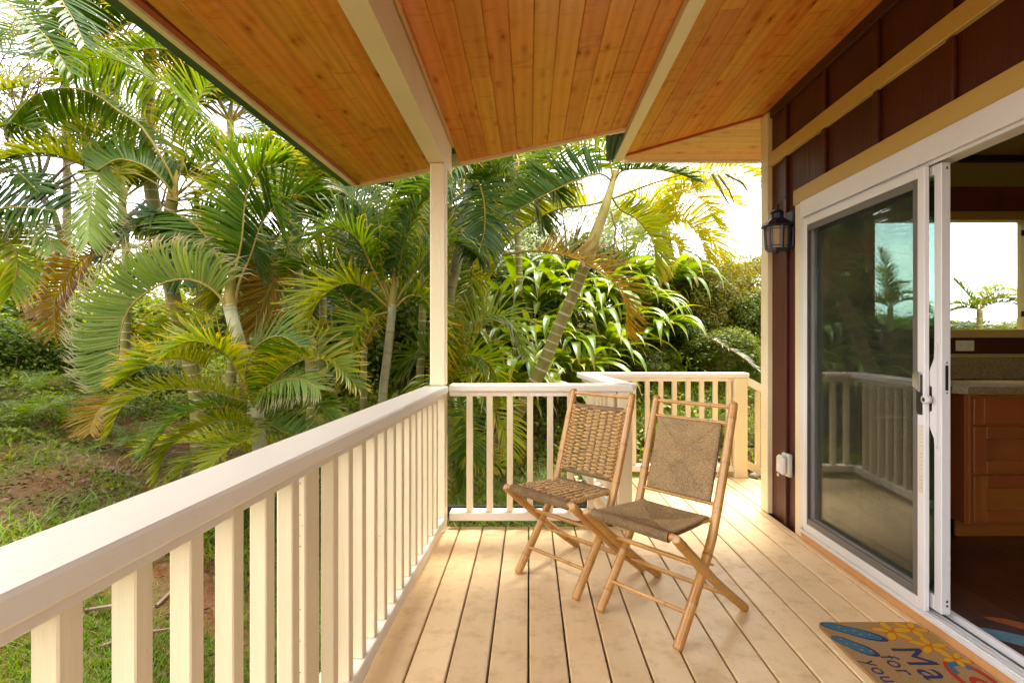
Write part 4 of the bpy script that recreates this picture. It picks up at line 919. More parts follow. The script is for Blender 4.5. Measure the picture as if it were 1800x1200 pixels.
def frond(par, pts, mat, n=46, L=.42, w=.020, hint=(0, 0, 1), v=(40, 40), ang=(80, 28), petiole=.2, droop=.25, seg=5, org=None, curl=.0, rr=.008, stem='petiole_orange', rag=.12, lens=(1, 1), taper=.5, name='frond', flat=.35, tipcurl=0.0):
    """a feather palm leaf: rachis through pts, n leaflets a side standing v degrees out of the leaf plane"""
    rg = np.random.default_rng(1000 + TR_N[0]); TR_N[0] += 1; n = int(n * 1.3); w = w * .60; rag = rag if rag <= .04 else rag + .05
    C = spline(pts, 26); seglen = np.r_[0, np.cumsum(np.linalg.norm(np.diff(C, axis=0), axis=1))]; tot = seglen[-1]
    T = nrm(np.gradient(C, axis=0)); Nn = np.zeros_like(C); x = np.array(hint, float); x = x - x.dot(T[0]) * T[0]; x /= np.linalg.norm(x)
    for i in range(len(C)): x = x - x.dot(T[i]) * T[i]; x /= np.linalg.norm(x); Nn[i] = x
    s0 = np.linspace(petiole, .985, n) * tot; VV, FF, RR, UU = [], [], [], []; off = 0
    for side_ in (-1, 1):
        s_ = np.clip(s0 + rg.normal(0, tot / n * .16, n), 0, tot * .995); tt = s_ / tot; u = (tt - petiole) / (1 - petiole)
        f = lambda A: np.stack([np.interp(s_, seglen, A[:, k]) for k in range(3)], -1)
        c, t, nn_ = f(C), nrm(f(T)), nrm(f(Nn)); sd_ = np.cross(t, nn_) * side_
        a = np.radians(ang[0] + (ang[1] - ang[0]) * u + rg.normal(0, 3 + 14 * rag, n)); vv = np.radians(v[0 if side_ < 0 else 1] + rg.normal(0, 4 + 20 * rag, n))
        ln = L * lens[0 if side_ < 0 else 1] * np.clip(np.sin(pi * (.16 + .80 * u)), .12, 1) ** taper * (1 + rg.normal(0, .05, n))
        d = np.cos(a)[:, None] * t + np.sin(a)[:, None] * (np.cos(vv)[:, None] * sd_ + np.sin(vv)[:, None] * nn_)
        p = c.copy(); P_ = [p]; D_ = [d]; dr = droop * (1 + rg.normal(0, .35, n)) ; cu_ = tipcurl * rg.uniform(.3, 1.3, n)
        for k in range(seg):
            q = (k + 1) / seg; d = nrm(d + np.array([0, 0, -1.]) * (dr * .55 * (q ** 1.3 + curl * q ** 4))[:, None] - t * (cu_ * q ** 5)[:, None] ); p = p + d * (ln / seg)[:, None]; P_.append(p); D_.append(d)
        r = rg.random(n)
        dead = rg.random(n) < rag * .25
        for k in range(seg + 1):
            q = k / seg; wd_ = w * min(1, .45 + 3.2 * q) * (1 - q ** 2.2) ** .75 + .0006
            W = t - np.sum(t * D_[k], -1, keepdims=True) * D_[k]; W = nrm(W + 1e-6); K = np.cross(W, D_[k]) * wd_ * flat
            VV += [P_[k] - W * wd_, P_[k] + K * side_, P_[k] + W * wd_]; UU += [np.full(n, q)] * 3; RR += [r] * 3
        b = off + np.arange(n)[:, None]; st_ = n
        for k in range(seg):
            r0, r1 = k * 3, (k + 1) * 3
            for m in (0, 1): FF.append(np.concatenate([b + (r0 + m) * st_, b + (r0 + m + 1) * st_, b + (r1 + m + 1) * st_, b + (r1 + m) * st_], 1))
        off += n * 3 * (seg + 1)
    V_ = np.vstack(VV); Fl = np.vstack(FF); nl = len(Fl)
    rad = rr * (1 - .82 * np.linspace(0, 1, len(C))); tv, tf = tube_np(C, rad, 5); tf = tf + len(V_)
    V_ = np.vstack([V_, tv]); Fa = np.vstack([Fl, tf]); mi = np.r_[np.zeros(nl), np.ones(len(tf))]; z = np.zeros(len(tv))
    o = np.array(org if org is not None else par.location, float)
    me = npmesh(name, V_ - o, Fa, [mat, stem], {'u': np.r_[np.concatenate(UU), z], 'r': np.r_[np.concatenate(RR), z]}, mi=mi)
    return put(name, me, par)
def px(pts, Y0, Y1=None):
    """photo pixels to points; distance runs from Y0 to Y1 along the list"""
    Y1 = Y0 if Y1 is None else Y1; n = len(pts); return [P(x, y, Y0 + (Y1 - Y0) * i / max(1, n - 1)) for i, (x, y) in enumerate(pts)]
def trunk(par, pts, r0, r1, mat, pitch=.11, name='trunk', ringh=.0, sw=.06, shaft=None):
    C = spline(pts, max(24, int(len(pts) * 14))); sl = np.r_[0, np.cumsum(np.linalg.norm(np.diff(C, axis=0), axis=1))]; n = int(sl[-1] / .012) + 2; s_ = np.linspace(0, sl[-1], n)
    C = np.stack([np.interp(s_, sl, C[:, k]) for k in range(3)], -1); rad = r0 + (r1 - r0) * s_ / sl[-1]; ring = np.zeros(n)
    if pitch:
        q = s_ + .25 * pitch * np.sin(s_ * 9); k = np.abs((q % pitch) - pitch / 2); ring = np.exp(-(k / .008) ** 2); rad = rad * (1 + sw * ring)
    V_, f = tube_np(C, rad, 12); o = np.array(par.location)
    me = npmesh(name, V_ - o, f, [mat], {'ring': np.repeat(ring, 12)}); return put(name, me, par)
def shaft(par, pts, r0, r1, mat='crownshaft_pale'): return trunk(par, pts, r0, r1, mat, 0, 'crownshaft')
def palm(base, label, group='feather palms beside the deck'):
    return empty('palm_tree', tuple(base), label=label, cat='palm', group=group)
def wild(par, c, az, el, RL, bend, mat, sidev=0, **k):
    """a frond springing from point c in direction az (deg, 0=+X, 90=+Y) at elevation el, length L, drooping by bend degrees"""
    c = Vector(c); p = [c]; n = 9; e = radians(el); a = radians(az)
    for i in range(n):
        q = (i + 1) / n; e2 = e - radians(bend) * q ** 1.4; a2 = a + radians(sidev) * q; p.append(p[-1] + Vector((cos(e2) * cos(a2), cos(e2) * sin(a2), sin(e2))) * (RL / n))
    hint = Vector((-sin(e) * cos(a), -sin(e) * sin(a), cos(e)))
    return frond(par, p[::2] + [p[-1]] if len(p) % 2 == 0 else p[::2], mat, hint=tuple(hint), **k)
def ground_pt(x, y): return (x, y, gz(x, y) - .05)

# ---- palm A: slim pale trunk with the big curled fan-like frond
b = P(450, 700, 4.2); A = palm(ground_pt(b.x + .06, 4.2), 'slim pale-trunked palm whose big curled frond fans out like a comb')
trunk(A, [A.location, P(450, 700, 4.2), P(435, 650, 4.2), P(420, 600, 4.2), P(409, 562, 4.2), P(403, 535, 4.2)], .052, .046, 'trunk_pale', .17)
shaft(A, [P(404, 540, 4.2), P(402, 520, 4.2), P(404, 500, 4.2), P(409, 470, 4.2)], .047, .012, 'petiole_orange')
frond(A, px([(404, 548), (385, 520), (365, 503), (333, 491), (293, 495), (253, 517), (227, 543), (213, 577), (207, 617), (211, 672)], 4.18, 3.9), 'frond_pale', n=62, L=.40, w=.0155, hint=(-.3, -.2, 1), v=(76, 78), ang=(82, 62), petiole=.12, droop=.02, rag=.02, tipcurl=1.4, taper=.25, rr=.014, flat=.5, stem='petiole_orange')
frond(A, px([(405, 545), (395, 490), (372, 430), (330, 385), (280, 372), (240, 395)], 4.4, 4.7), 'frond_green', n=52, L=.44, w=.018, hint=(-1, 0, .4), v=(30, 60), petiole=.3, droop=.35, rr=.014)
frond(A, px([(408, 545), (412, 490), (425, 420), (432, 350), (455, 300), (500, 285)], 4.25, 4.3), 'frond_green', n=52, L=.46, w=.019, hint=(-1, 0, .2), v=(35, 35), petiole=.32, droop=.3, rr=.014)
frond(A, px([(412, 545), (420, 500), (440, 450), (462, 390), (505, 345), (560, 350)], 4.25, 4.6), 'frond_dark', n=48, L=.45, w=.018, hint=(-1, 0, .6), v=(35, 45), petiole=.3, droop=.4, rr=.013)
frond(A, px([(403, 548), (375, 560), (330, 575), (290, 590), (255, 620)], 4.6, 5.4), 'frond_mixed', n=44, L=.36, w=.014, v=(50, 50), droop=.25)

# ---- palm B: tall, behind, crown at the upper left with the arching fronds
b = P(350, 700, 5.2); Bp = palm(ground_pt(b.x, 5.2), 'thick olive-trunked palm whose dense arching fronds reach under the roof edge')
trunk(Bp, [Bp.location, P(345, 690, 5.2), P(325, 600, 5.1), P(303, 510, 5.0), P(292, 430, 4.8), P(303, 350, 4.6)], .072, .048, 'trunk_olive', .10)
frond(Bp, px([(304, 345), (290, 322), (262, 297), (233, 284), (203, 281), (170, 300)], 4.55, 4.2), 'frond_green', n=60, L=.46, w=.0175, hint=(-.3, 0, 1), v=(82, 84), ang=(70, 88), petiole=.08, droop=.0, rag=.02, tipcurl=1.0, taper=.2, rr=.012, flat=.5)
frond(Bp, px([(310, 340), (297, 300), (250, 225), (207, 195), (165, 165), (110, 155), (55, 172), (8, 225)], 4.6, 4.2), 'frond_green', n=66, L=.40, w=.0165, hint=(-.2, 0, 1), v=(72, 60), ang=(84, 60), petiole=.25, droop=.12, rag=.04, tipcurl=1.2, rr=.013, taper=.35)
frond(Bp, px([(312, 342), (400, 262), (377, 222), (333, 184), (285, 150), (235, 118), (170, 100), (100, 118)], 4.7, 4.6), 'frond_green', n=66, L=.46, w=.017, hint=(0, 0, 1), v=(75, -20), ang=(86, 60), petiole=.2, droop=.18, rag=.08, tipcurl=1.0, rr=.013, taper=.3)
frond(Bp, px([(300, 345), (270, 320), (225, 300), (185, 290), (166, 330), (157, 385), (155, 425)], 4.5, 4.1), 'frond_pale', n=58, L=.34, w=.0145, hint=(-1, 0, .5), v=(35, 45), ang=(84, 35), petiole=.4, droop=.35, rag=.04, tipcurl=.8, flat=.5)
frond(Bp, px([(300, 350), (275, 372), (240, 395), (205, 420), (185, 450)], 4.6, 4.5), 'frond_dark', n=46, L=.42, w=.019, v=(15, 15), hint=(0, -.6, 1), petiole=.2, droop=.4)
frond(Bp, px([(310, 345), (340, 300), (390, 280), (440, 300), (480, 360), (500, 430)], 4.7, 4.4), 'frond_green', n=56, L=.42, w=.016, hint=(0, 0, 1), v=(40, 50), petiole=.2, droop=.4, rag=.15, tipcurl=1.0)
frond(Bp, px([(308, 340), (330, 250), (350, 170), (400, 120), (440, 130)], 4.9, 5.2), 'frond_mixed', n=50, L=.44, w=.018, hint=(-1, 0, .3), v=(30, 30), petiole=.2, droop=.3)
frond(Bp, px([(197, 425), (150, 452), (117, 487), (97, 530), (96, 590)], 4.8, 4.6), 'frond_brown', n=46, L=.32, w=.013, hint=(-1, 0, .6), v=(60, 20), ang=(75, 40), petiole=.05, droop=.2, rag=.12)
frond(Bp, px([(305, 350), (335, 372), (380, 385), (430, 425), (455, 480)], 4.6, 4.7), 'frond_dark', n=48, L=.4, w=.017, v=(40, 35), droop=.45)
frond(Bp, px([(303, 352), (310, 395), (318, 440), (322, 490)], 4.7, 4.5), 'frond_dark', n=40, L=.4, w=.017, v=(5, 5), hint=(0, -1, .3), petiole=.15, droop=.5)

# ---- palm C: behind to the right of A, orange stems
b = P(550, 640, 5.6); Cp = palm(ground_pt(b.x, 5.6), 'grey-ringed palm between the curled-frond palm and the corner post')
trunk(Cp, [Cp.location, P(548, 640, 5.6), P(535, 560, 5.6), P(524, 490, 5.6), P(513, 425, 5.6)], .070, .055, 'trunk_olive', .10)
for pts, mt_, vv, dr in (([(513, 425), (490, 390), (465, 345), (470, 300), (515, 245)], 'frond_green', (40, 50), .35), ([(512, 425), (540, 360), (580, 310), (640, 300)], 'frond_green', (40, 40), .4),
    ([(513, 425), (555, 395), (610, 380), (665, 410), (700, 460)], 'frond_dark', (40, 40), .5), ([(512, 428), (470, 425), (430, 440), (400, 480), (385, 530)], 'frond_mixed', (40, 50), .35),
    ([(514, 428), (560, 430), (600, 465), (622, 520), (628, 575)], 'frond_mixed', (45, 45), .45), ([(512, 425), (500, 350), (505, 280), (530, 220)], 'frond_dark', (30, 30), .3),
    ([(515, 425), (600, 330), (660, 315), (725, 335), (760, 380)], 'frond_lime', (45, 40), .4), ([(513, 430), (495, 470), (470, 515), (450, 575)], 'frond_orange', (20, 20), .5), ([(514, 428), (570, 350), (590, 270), (640, 230)], 'frond_mixed', (30, 30), .3)):
    frond(Cp, px(pts, 5.6, 5.3), mt_, n=50, L=.52, w=.018, hint=(0, -.2, 1), v=vv, petiole=.22, droop=dr, rag=.12, rr=.013, tipcurl=.6)

# ---- palm D: thin whitish trunk just left of the corner post
shaft(Cp, [P(514, 428, 5.6), P(512, 400, 5.6), P(512, 370, 5.6)], .056, .014, 'petiole_orange')
shaft(Bp, [P(302, 353, 4.6), P(306, 325, 4.6), P(310, 300, 4.65)], .050, .012, 'petiole_orange')
b = P(672, 720, 4.6); Dp = palm(ground_pt(b.x, 4.6), 'thin whitish-trunked palm with orange leaf stems just left of the corner post')
trunk(Dp, [Dp.location, P(672, 720, 4.6), P(678, 650, 4.6), P(685, 590, 4.6), P(690, 535, 4.6)], .042, .036, 'trunk_pale', .14)
for pts, mt_, vv, dr, y1 in (([(690, 540), (672, 480), (668, 410), (690, 340), (735, 300)], 'frond_green', (40, 40), .4, 4.5), ([(689, 542), (655, 470), (628, 420), (590, 400), (545, 425)], 'frond_green', (40, 50), .45, 4.3),
    ([(691, 540), (702, 470), (715, 410), (738, 360), (770, 335)], 'frond_dark', (35, 35), .4, 4.6), ([(690, 542), (720, 490), (755, 440), (790, 425), (835, 450)], 'frond_green', (40, 40), .45, 4.9),
    ([(688, 545), (640, 505), (600, 500), (560, 530), (535, 590)], 'frond_lime', (45, 50), .4, 4.3), ([(691, 545), (720, 520), (750, 530), (765, 580), (770, 640)], 'frond_mixed', (45, 45), .4, 4.7), ([(687, 548), (650, 560), (625, 600), (615, 660)], 'frond_mixed', (40, 40), .4, 4.2),
    ([(690, 540), (650, 440), (640, 370), (600, 330)], 'frond_dark', (30, 40), .35, 4.9)):
    frond(Dp, px(pts, 4.6, y1), mt_, n=46, L=.42, w=.0145, hint=(0, -.2, 1), v=vv, petiole=.24, droop=dr, rag=.1, rr=.012, tipcurl=.5)
shaft(Dp, [P(689, 540, 4.6), P(692, 500, 4.6), P(694, 470, 4.6)], .037, .010, 'petiole_orange')
b = P(640, 760, 5.0); D2 = palm(ground_pt(b.x, 5.0), 'young palm with a fan of bare orange stems left of the thin whitish trunk')
trunk(D2, [D2.location, P(640, 760, 5), P(639, 680, 5), P(640, 610, 5)], .035, .030, 'trunk_olive', .12)
for pts, mt_ in (([(640, 612), (622, 560), (600, 510), (560, 470), (510, 480)], 'frond_green'), ([(640, 612), (645, 550), (640, 490), (650, 430), (690, 400)], 'frond_dark'), ([(640, 612), (665, 560), (700, 530), (745, 540), (775, 590)], 'frond_green'), ([(640, 615), (600, 590), (555, 590), (515, 620), (490, 670)], 'frond_mixed')):
    frond(D2, px(pts, 5, 4.8), mt_, n=42, L=.40, w=.015, v=(42, 42), petiole=.3, droop=.4, rr=.011)

# ---- palms E and F just right of the post
b = P(785, 640, 5.4); Ep = palm(ground_pt(b.x, 5.4), 'yellow-green ringed palm directly behind the corner post')
trunk(Ep, [Ep.location, P(786, 600, 5.4), P(790, 520, 5.4), P(803, 460, 5.4), P(812, 400, 5.4)], .070, .050, 'trunk_pale', .13)
trunk(Ep, [P(812, 400, 5.4), P(822, 350, 5.4), P(828, 325, 5.4)], .052, .030, 'crownshaft_pale', 0, 'crownshaft')
for pts, mt_, y1 in (([(820, 345), (815, 290), (795, 300), (770, 360)], 'frond_dark', 5.0), ([(822, 340), (840, 290), (890, 265), (950, 290), (985, 350)], 'frond_green', 5.0), ([(822, 342), (838, 320), (850, 350), (852, 400), (840, 450)], 'frond_dark', 4.9),
    ([(820, 345), (860, 275), (920, 245), (1000, 250)], 'frond_lime', 5.4), ([(820, 350), (790, 380), (770, 440), (765, 500)], 'frond_mixed', 5.1), ([(818, 350), (760, 290), (700, 290), (640, 330)], 'frond_green', 5.2), ([(822, 345), (880, 310), (930, 330), (955, 400)], 'frond_green', 5.2)):
    frond(Ep, px(pts, 5.4, y1), mt_, n=50, L=.46, w=.017, v=(25, 35), petiole=.18, droop=.45, rag=.12, rr=.013, hint=(0, -.4, 1))
b = P(820, 640, 6.0); Fp = palm(ground_pt(b.x, 6.0), 'brownish ringed palm rising between the corner post and the strap-leaved bank')
trunk(Fp, [Fp.location, P(812, 620, 6.0), P(832, 520, 6.0), P(848, 450, 6.0), P(862, 395, 6.0)], .075, .055, 'trunk_olive', .11)
for pts, mt_, y1 in (([(862, 395), (880, 340), (930, 320), (980, 340)], 'frond_green', 6), ([(862, 398), (830, 350), (790, 350), (755, 400)], 'frond_lime', 5.7), ([(860, 400), (840, 430), (828, 490), (830, 560)], 'frond_mixed', 5.5), ([(862, 395), (870, 330), (900, 270), (960, 240)], 'frond_green', 6.3)):
    frond(Fp, px(pts, 6, y1), mt_, n=46, L=.5, w=.018, v=(35, 40), petiole=.18, droop=.4, rag=.15, rr=.014, hint=(0, -.4, 1))
b = P(800, 700, 5.0); F2 = palm(ground_pt(b.x, 5.0), 'low palm with browning arched fronds just above the far railing')
trunk(F2, [F2.location, P(775, 760, 5.0), P(790, 690, 5.0)], .05, .045, 'trunk_olive', .1)
for pts, mt_, y1 in (([(790, 690), (800, 640), (830, 625), (865, 645), (880, 700)], 'frond_mixed', 4.8), ([(790, 690), (815, 610), (850, 560), (890, 560), (925, 620)], 'frond_pale', 4.9), ([(788, 692), (770, 640), (740, 620), (700, 650)], 'frond_green', 4.8), ([(792, 700), (840, 690), (880, 740), (895, 800)], 'frond_lime', 4.6), ([(788, 700), (800, 760), (830, 800), (880, 820)], 'frond_lime', 4.5), ([(790, 700), (815, 720), (820, 790), (812, 860)], 'frond_green', 4.4)):
    frond(F2, px(pts, 5, y1), mt_, n=42, L=.34, w=.0125, v=(40, 40), petiole=.12, droop=.35, rag=.15, hint=(0, -.4, 1))

# ---- palm G: the big leaning trunk
b = P(800, 900, 5.0); G = palm(P(835, 835, 5.0), 'big leaning palm with white-ringed trunk crossing behind the chairs')
trunk(G, [P(760, 930, 5.05), P(835, 830, 5.0), P(903, 735, 5.0), P(945, 662, 5.0), P(985, 568, 5.0), P(1015, 500, 5.0), P(1034, 452, 5.0)], .074, .052, 'trunk_olive', .098)
trunk(G, [P(1031, 460, 5.0), P(1046, 415, 5.0), P(1062, 370, 5.0), P(1074, 330, 5.0), P(1082, 300, 5.0)], .068, .026, 'crownshaft_pale', 0, 'crownshaft')
for pts, mt_, y0, y1, kw in (
    ([(1078, 320), (1055, 306), (1012, 318), (957, 343), (905, 372)], 'frond_dark', 5.0, 4.6, dict(v=(70, 30), L=.40, w=.019, ang=(75, 45), hint=(-.3, 0, 1))),
    ([(1080, 318), (1095, 300), (1140, 297), (1190, 305), (1230, 320)], 'frond_dark', 5.0, 4.7, dict(v=(30, 20), L=.24, w=.014, hint=(0, -.4, 1))),
    ([(1076, 350), (1122, 332), (1162, 318), (1225, 300), (1290, 290), (1350, 312)], 'frond_yellow', 5.0, 5.2, dict(v=(20, 20), L=.30, w=.012, petiole=.42, hint=(0, -.3, 1))),
    ([(1070, 350), (1040, 360), (990, 366), (945, 385), (890, 430), (865, 480)], 'frond_lime', 5.1, 5.2, dict(v=(62, 30), L=.46, w=.014, hint=(0, 0, 1))),
    ([(1074, 345), (1090, 368), (1122, 388), (1148, 425), (1153, 480)], 'frond_lime', 5.1, 5.0, dict(v=(50, 50), L=.36, w=.012)),
    ([(883, 449), (938, 441), (993, 449), (1035, 466), (1072, 490), (1098, 530), (1102, 585)], 'frond_orange', 4.95, 4.7, dict(v=(62, 5), L=.36, w=.012, petiole=.22, hint=(0, 0, 1), ang=(80, 40))),
    ([(1078, 325), (1070, 280), (1040, 255), (990, 262), (935, 300)], 'frond_green', 5.0, 4.7, dict(v=(40, 30), L=.42, w=.017)),
    ([(1080, 320), (1100, 275), (1150, 270), (1215, 285)], 'frond_mixed', 5.0, 5.3, dict(v=(30, 30), L=.36, w=.015)),
    ):
    k = dict(n=50, petiole=.14, droop=.22, rag=.08, rr=.013, tipcurl=.5); k.update(kw); frond(G, px(pts, y0, y1), mt_, **k)
m = MB(); 
m.tube([P(1074, 372, 4.95) - G.location, P(1082, 400, 4.9) - G.location, P(1079, 440, 4.9) - G.location, P(1090, 470, 4.9) - G.location], [.012, .008, .006, .003], 5); m.tube([P(1080, 395, 4.92) - G.location, P(1098, 425, 4.9) - G.location], [.006, .003], 5); m.build('spent_flower_stalk', 'twig_bark', G, True)

# ---- bright yellow palm behind on the right
b = P(1190, 620, 8.5); Y_ = palm(ground_pt(b.x, 8.5), 'bright yellow sunlit palm on the bank behind the leaning trunk')
trunk(Y_, [Y_.location, P(1185, 500, 8.5), P(1170, 410, 8.5)], .09, .07, 'trunk_olive', .1)
for i, pts in enumerate([[(1170, 410), (1190, 350), (1225, 345), (1265, 400)], [(1170, 410), (1180, 380), (1240, 400), (1270, 460)], [(1170, 410), (1200, 390), (1230, 420), (1250, 490)], [(1170, 410), (1160, 340), (1190, 300), (1240, 310)], [(1168, 410), (1140, 360), (1110, 350), (1085, 390)], [(1168, 412), (1150, 400), (1125, 420), (1110, 470)], [(1170, 412), (1190, 430), (1195, 470), (1190, 510)], [(1170, 408), (1200, 340), (1250, 330), (1300, 360)]]):
    frond(Y_, px(pts, 8.5, 8.2), 'frond_yellow' if i not in (4, 5) else 'frond_lime', n=46, L=.55, w=.018, v=(35, 35), petiole=.12, droop=.35, rag=.1, stem='petiole_green')
ds = empty('dead_frond', tuple(P(1255, 598, 6.6)), label='bleached dead frond lying over the bush above the square end post', cat='frond', group=None)
frond(ds, px([(1252, 596), (1280, 612), (1305, 628), (1332, 650)], 6.6, 6.3), 'frond_dead', n=16, L=.16, w=.016, v=(20, 20), petiole=.02, droop=.3, rag=.2, seg=3, rr=.012, name='dead_leaflets')
# dead leaflets hanging from the soffit side
dl = frond(G, px([(1205, 300), (1248, 303), (1290, 300), (1335, 318)], 5.0), 'frond_yellow', n=16, L=.26, w=.012, petiole=.2, v=(10, 10), droop=.2, hint=(0, -1, .2))
m = MB()
for q in ([(1252, 305), (1270, 340), (1296, 383)], [(1262, 308), (1282, 335), (1298, 378)], [(1275, 306), (1305, 322), (1322, 350)]):
    a = [P(x, y, 4.95) - G.location for x, y in q]; m.tube(a, [.012, .010, .002], 4)
m.build('dead_leaflet', 'dead_leaf', G, True)

# ---- low fronds in front of palm A (young shoots)
yg = palm(ground_pt(P(440, 0, 4.0).x, 4.0), 'low palm clump with yellow-green arching fronds at the foot of the pale trunk')
for pts, mt_, kw in (
    ([(370, 650), (330, 633), (300, 630), (258, 642), (213, 672)], 'frond_mixed', dict(v=(75, 30), L=.28, w=.011)),
    ([(430, 705), (380, 690), (333, 684), (267, 688), (217, 712), (192, 760)], 'frond_lime', dict(v=(60, 20), L=.26, w=.010)),
    ([(450, 755), (420, 742), (383, 740), (333, 760), (293, 792), (275, 840)], 'frond_lime', dict(v=(50, 20), L=.24, w=.010)),
    ([(445, 703), (465, 682), (500, 668), (535, 667), (562, 685)], 'frond_pale', dict(v=(15, -40), L=.26, w=.011)),
    ([(440, 700), (410, 640), (380, 610), (330, 600), (290, 625)], 'frond_mixed', dict(v=(60, 30), L=.30, w=.012)),
    ([(450, 720), (490, 660), (540, 630), (590, 640), (630, 680)], 'frond_mixed', dict(v=(50, 40), L=.32, w=.012)),
    ([(455, 725), (500, 700), (550, 705), (590, 740)], 'frond_green', dict(v=(50, 40), L=.26, w=.010)),
    ([(445, 715), (430, 660), (450, 610), (490, 590), (530, 610)], 'frond_green', dict(v=(40, 40), L=.32, w=.012)),
    ([(210, 690), (190, 706), (172, 725), (158, 760)], 'frond_orange', dict(v=(30, 20), L=.22, w=.009)),
    ([(440, 730), (400, 715), (350, 720), (300, 745), (255, 800)], 'frond_green', dict(v=(40, 20), L=.28, w=.010)),
    ([(455, 740), (440, 770), (400, 790), (360, 830)], 'frond_lime', dict(v=(40, 20), L=.22, w=.010)),
    ([(460, 735), (500, 760), (540, 770), (580, 790)], 'frond_green', dict(v=(50, 40), L=.26, w=.010))):
    k = dict(n=44, petiole=.06, droop=.28, rag=.08, rr=.008, tipcurl=.4, hint=(0, -.3, 1)); k.update(kw); frond(yg, px(pts, 4.15, 3.7), mt_, **k)
yg2 = palm(ground_pt(P(560, 0, 4.5).x, 4.5), 'dark green low palm clump filling in behind the side railing')
c0 = P(570, 740, 4.5)
for i in range(12):
    wild(yg2, (c0.x + random.uniform(-.35, .35), c0.y + random.uniform(-.2, .3), gz(c0.x, 4.5) + .1), random.uniform(0, 360), random.uniform(55, 82), random.uniform(1.0, 1.6), random.uniform(80, 120), ['frond_green', 'frond_dark', 'frond_mixed', 'frond_lime'][i % 4], n=40, L=.34, w=.012, v=(40, 40), droop=.35)
# ---- left edge palm, crown just outside the frame, and the broad-leaved one above
lp = palm(ground_pt(P(-90, 0, 4.6).x, 4.6), 'palm at the edge of the photo sending a dark stiff frond to the right')
trunk(lp, [lp.location, P(-95, 600, 4.6), P(-90, 450, 4.6)], .08, .06, 'trunk_olive', .1)
for pts, mt_, kw in (([(-90, 440), (-60, 385), (0, 367), (50, 365), (100, 371)], 'frond_dark', dict(v=(62, -30), L=.50, w=.021, ang=(50, 45))), ([(-90, 440), (-60, 380), (-10, 400), (30, 450), (20, 520)], 'frond_mixed', dict(v=(30, 30), L=.4, w=.018)),
    ([(-90, 440), (-40, 330), (20, 300), (70, 340)], 'frond_dark', dict(v=(30, 30), L=.4, w=.018)), ([(-90, 445), (-30, 440), (40, 395), (75, 400), (95, 440)], 'frond_pale', dict(v=(20, 0), L=.36, w=.016)), ([(-90, 440), (-70, 250), (-20, 170), (50, 150)], 'frond_lime', dict(v=(40, 40), L=.46, w=.018)), ([(-90, 440), (-30, 260), (10, 220), (60, 230)], 'frond_green', dict(v=(40, 40), L=.42, w=.016))):
    k = dict(n=44, petiole=.2, droop=.22, rag=.08, rr=.015, hint=(0, -.2, 1)); k.update(kw); frond(lp, px(pts, 4.6, 4.2), mt_, **k)
tp = palm(ground_pt(-5.2, 4.9), 'tall palm leaning in over the top corner with dark broad leaflets')
trunk(tp, [tp.location, P(-260, 400, 4.9), P(-160, 60, 4.6), P(-120, -60, 4.4)], .09, .06, 'trunk_olive', .1)
for pts, mt_, kw in (([(-120, -60), (-60, -40), (25, 15), (85, 70), (125, 130)], 'frond_dark', dict(n=20, L=.34, w=.020, v=(20, 20), ang=(60, 30))), ([(-120, -60), (-40, -100), (60, -60), (120, 20), (150, 80)], 'frond_dark', dict(n=30, L=.4, w=.018, v=(20, 20))),
    ([(-120, -60), (-60, 40), (0, 90), (60, 100)], 'frond_dark', dict(n=26, L=.36, w=.018, v=(20, 20)))):
    k = dict(petiole=.1, droop=.2, rag=.1, rr=.010, hint=(0, -.4, 1)); k.update(kw); frond(tp, px(pts, 4.4, 4.0), mt_, **k)
bp_ = palm(ground_pt(P(330, 0, 7.2).x, 7.2), 'tallest palm far behind the others, fronds filling the top left sky')
trunk(bp_, [bp_.location, P(300, 500, 7.2), P(262, 300, 7.0), P(265, 60, 6.8)], .10, .07, 'trunk_olive', .11)
for i, (pts, mt_) in enumerate([([(265, 60), (240, 0), (190, -20), (130, 20), (95, 90)], 'frond_green'), ([(265, 60), (220, 10), (170, 0), (130, -10)], 'frond_lime'), ([(265, 60), (300, 0), (340, -10), (380, 30)], 'frond_green'), ([(265, 62), (310, 45), (360, 80), (390, 140)], 'frond_green'), ([(265, 60), (235, 40), (180, 70), (140, 130)], 'frond_dark'), ([(265, 60), (260, -20), (230, -80)], 'frond_green'), ([(265, 64), (290, 90), (310, 140), (320, 200)], 'frond_mixed'), ([(264, 64), (235, 90), (215, 140), (205, 200)], 'frond_mixed'), ([(265, 60), (310, 20), (380, 40), (430, 110)], 'frond_dark')]):
    frond(bp_, px(pts, 6.8, 6.4), mt_, n=54, L=.72, w=.024, v=(35, 35), petiole=.14, droop=.35, rag=.12, rr=.018, tipcurl=.5)
b2 = palm(ground_pt(P(600, 0, 8.0).x, 8.0), 'distant palm showing between the roof edge and the far trees')
trunk(b2, [b2.location, P(605, 500, 8.0), P(600, 330, 8.0)], .09, .07, 'trunk_pale', .12)
for i, pts in enumerate([[(600, 330), (570, 270), (520, 260), (480, 300)], [(600, 330), (630, 280), (680, 290), (720, 340)], [(600, 332), (640, 330), (670, 370), (680, 430)], [(600, 332), (560, 330), (535, 370), (530, 430)], [(600, 330), (600, 270), (640, 230)], [(600, 330), (580, 300), (550, 310), (520, 360)]]):
    frond(b2, px(pts, 8, 7.7), ['frond_green', 'frond_lime', 'frond_mixed'][i % 3], n=44, L=.62, w=.02, v=(35, 35), petiole=.12, droop=.4, rag=.12)

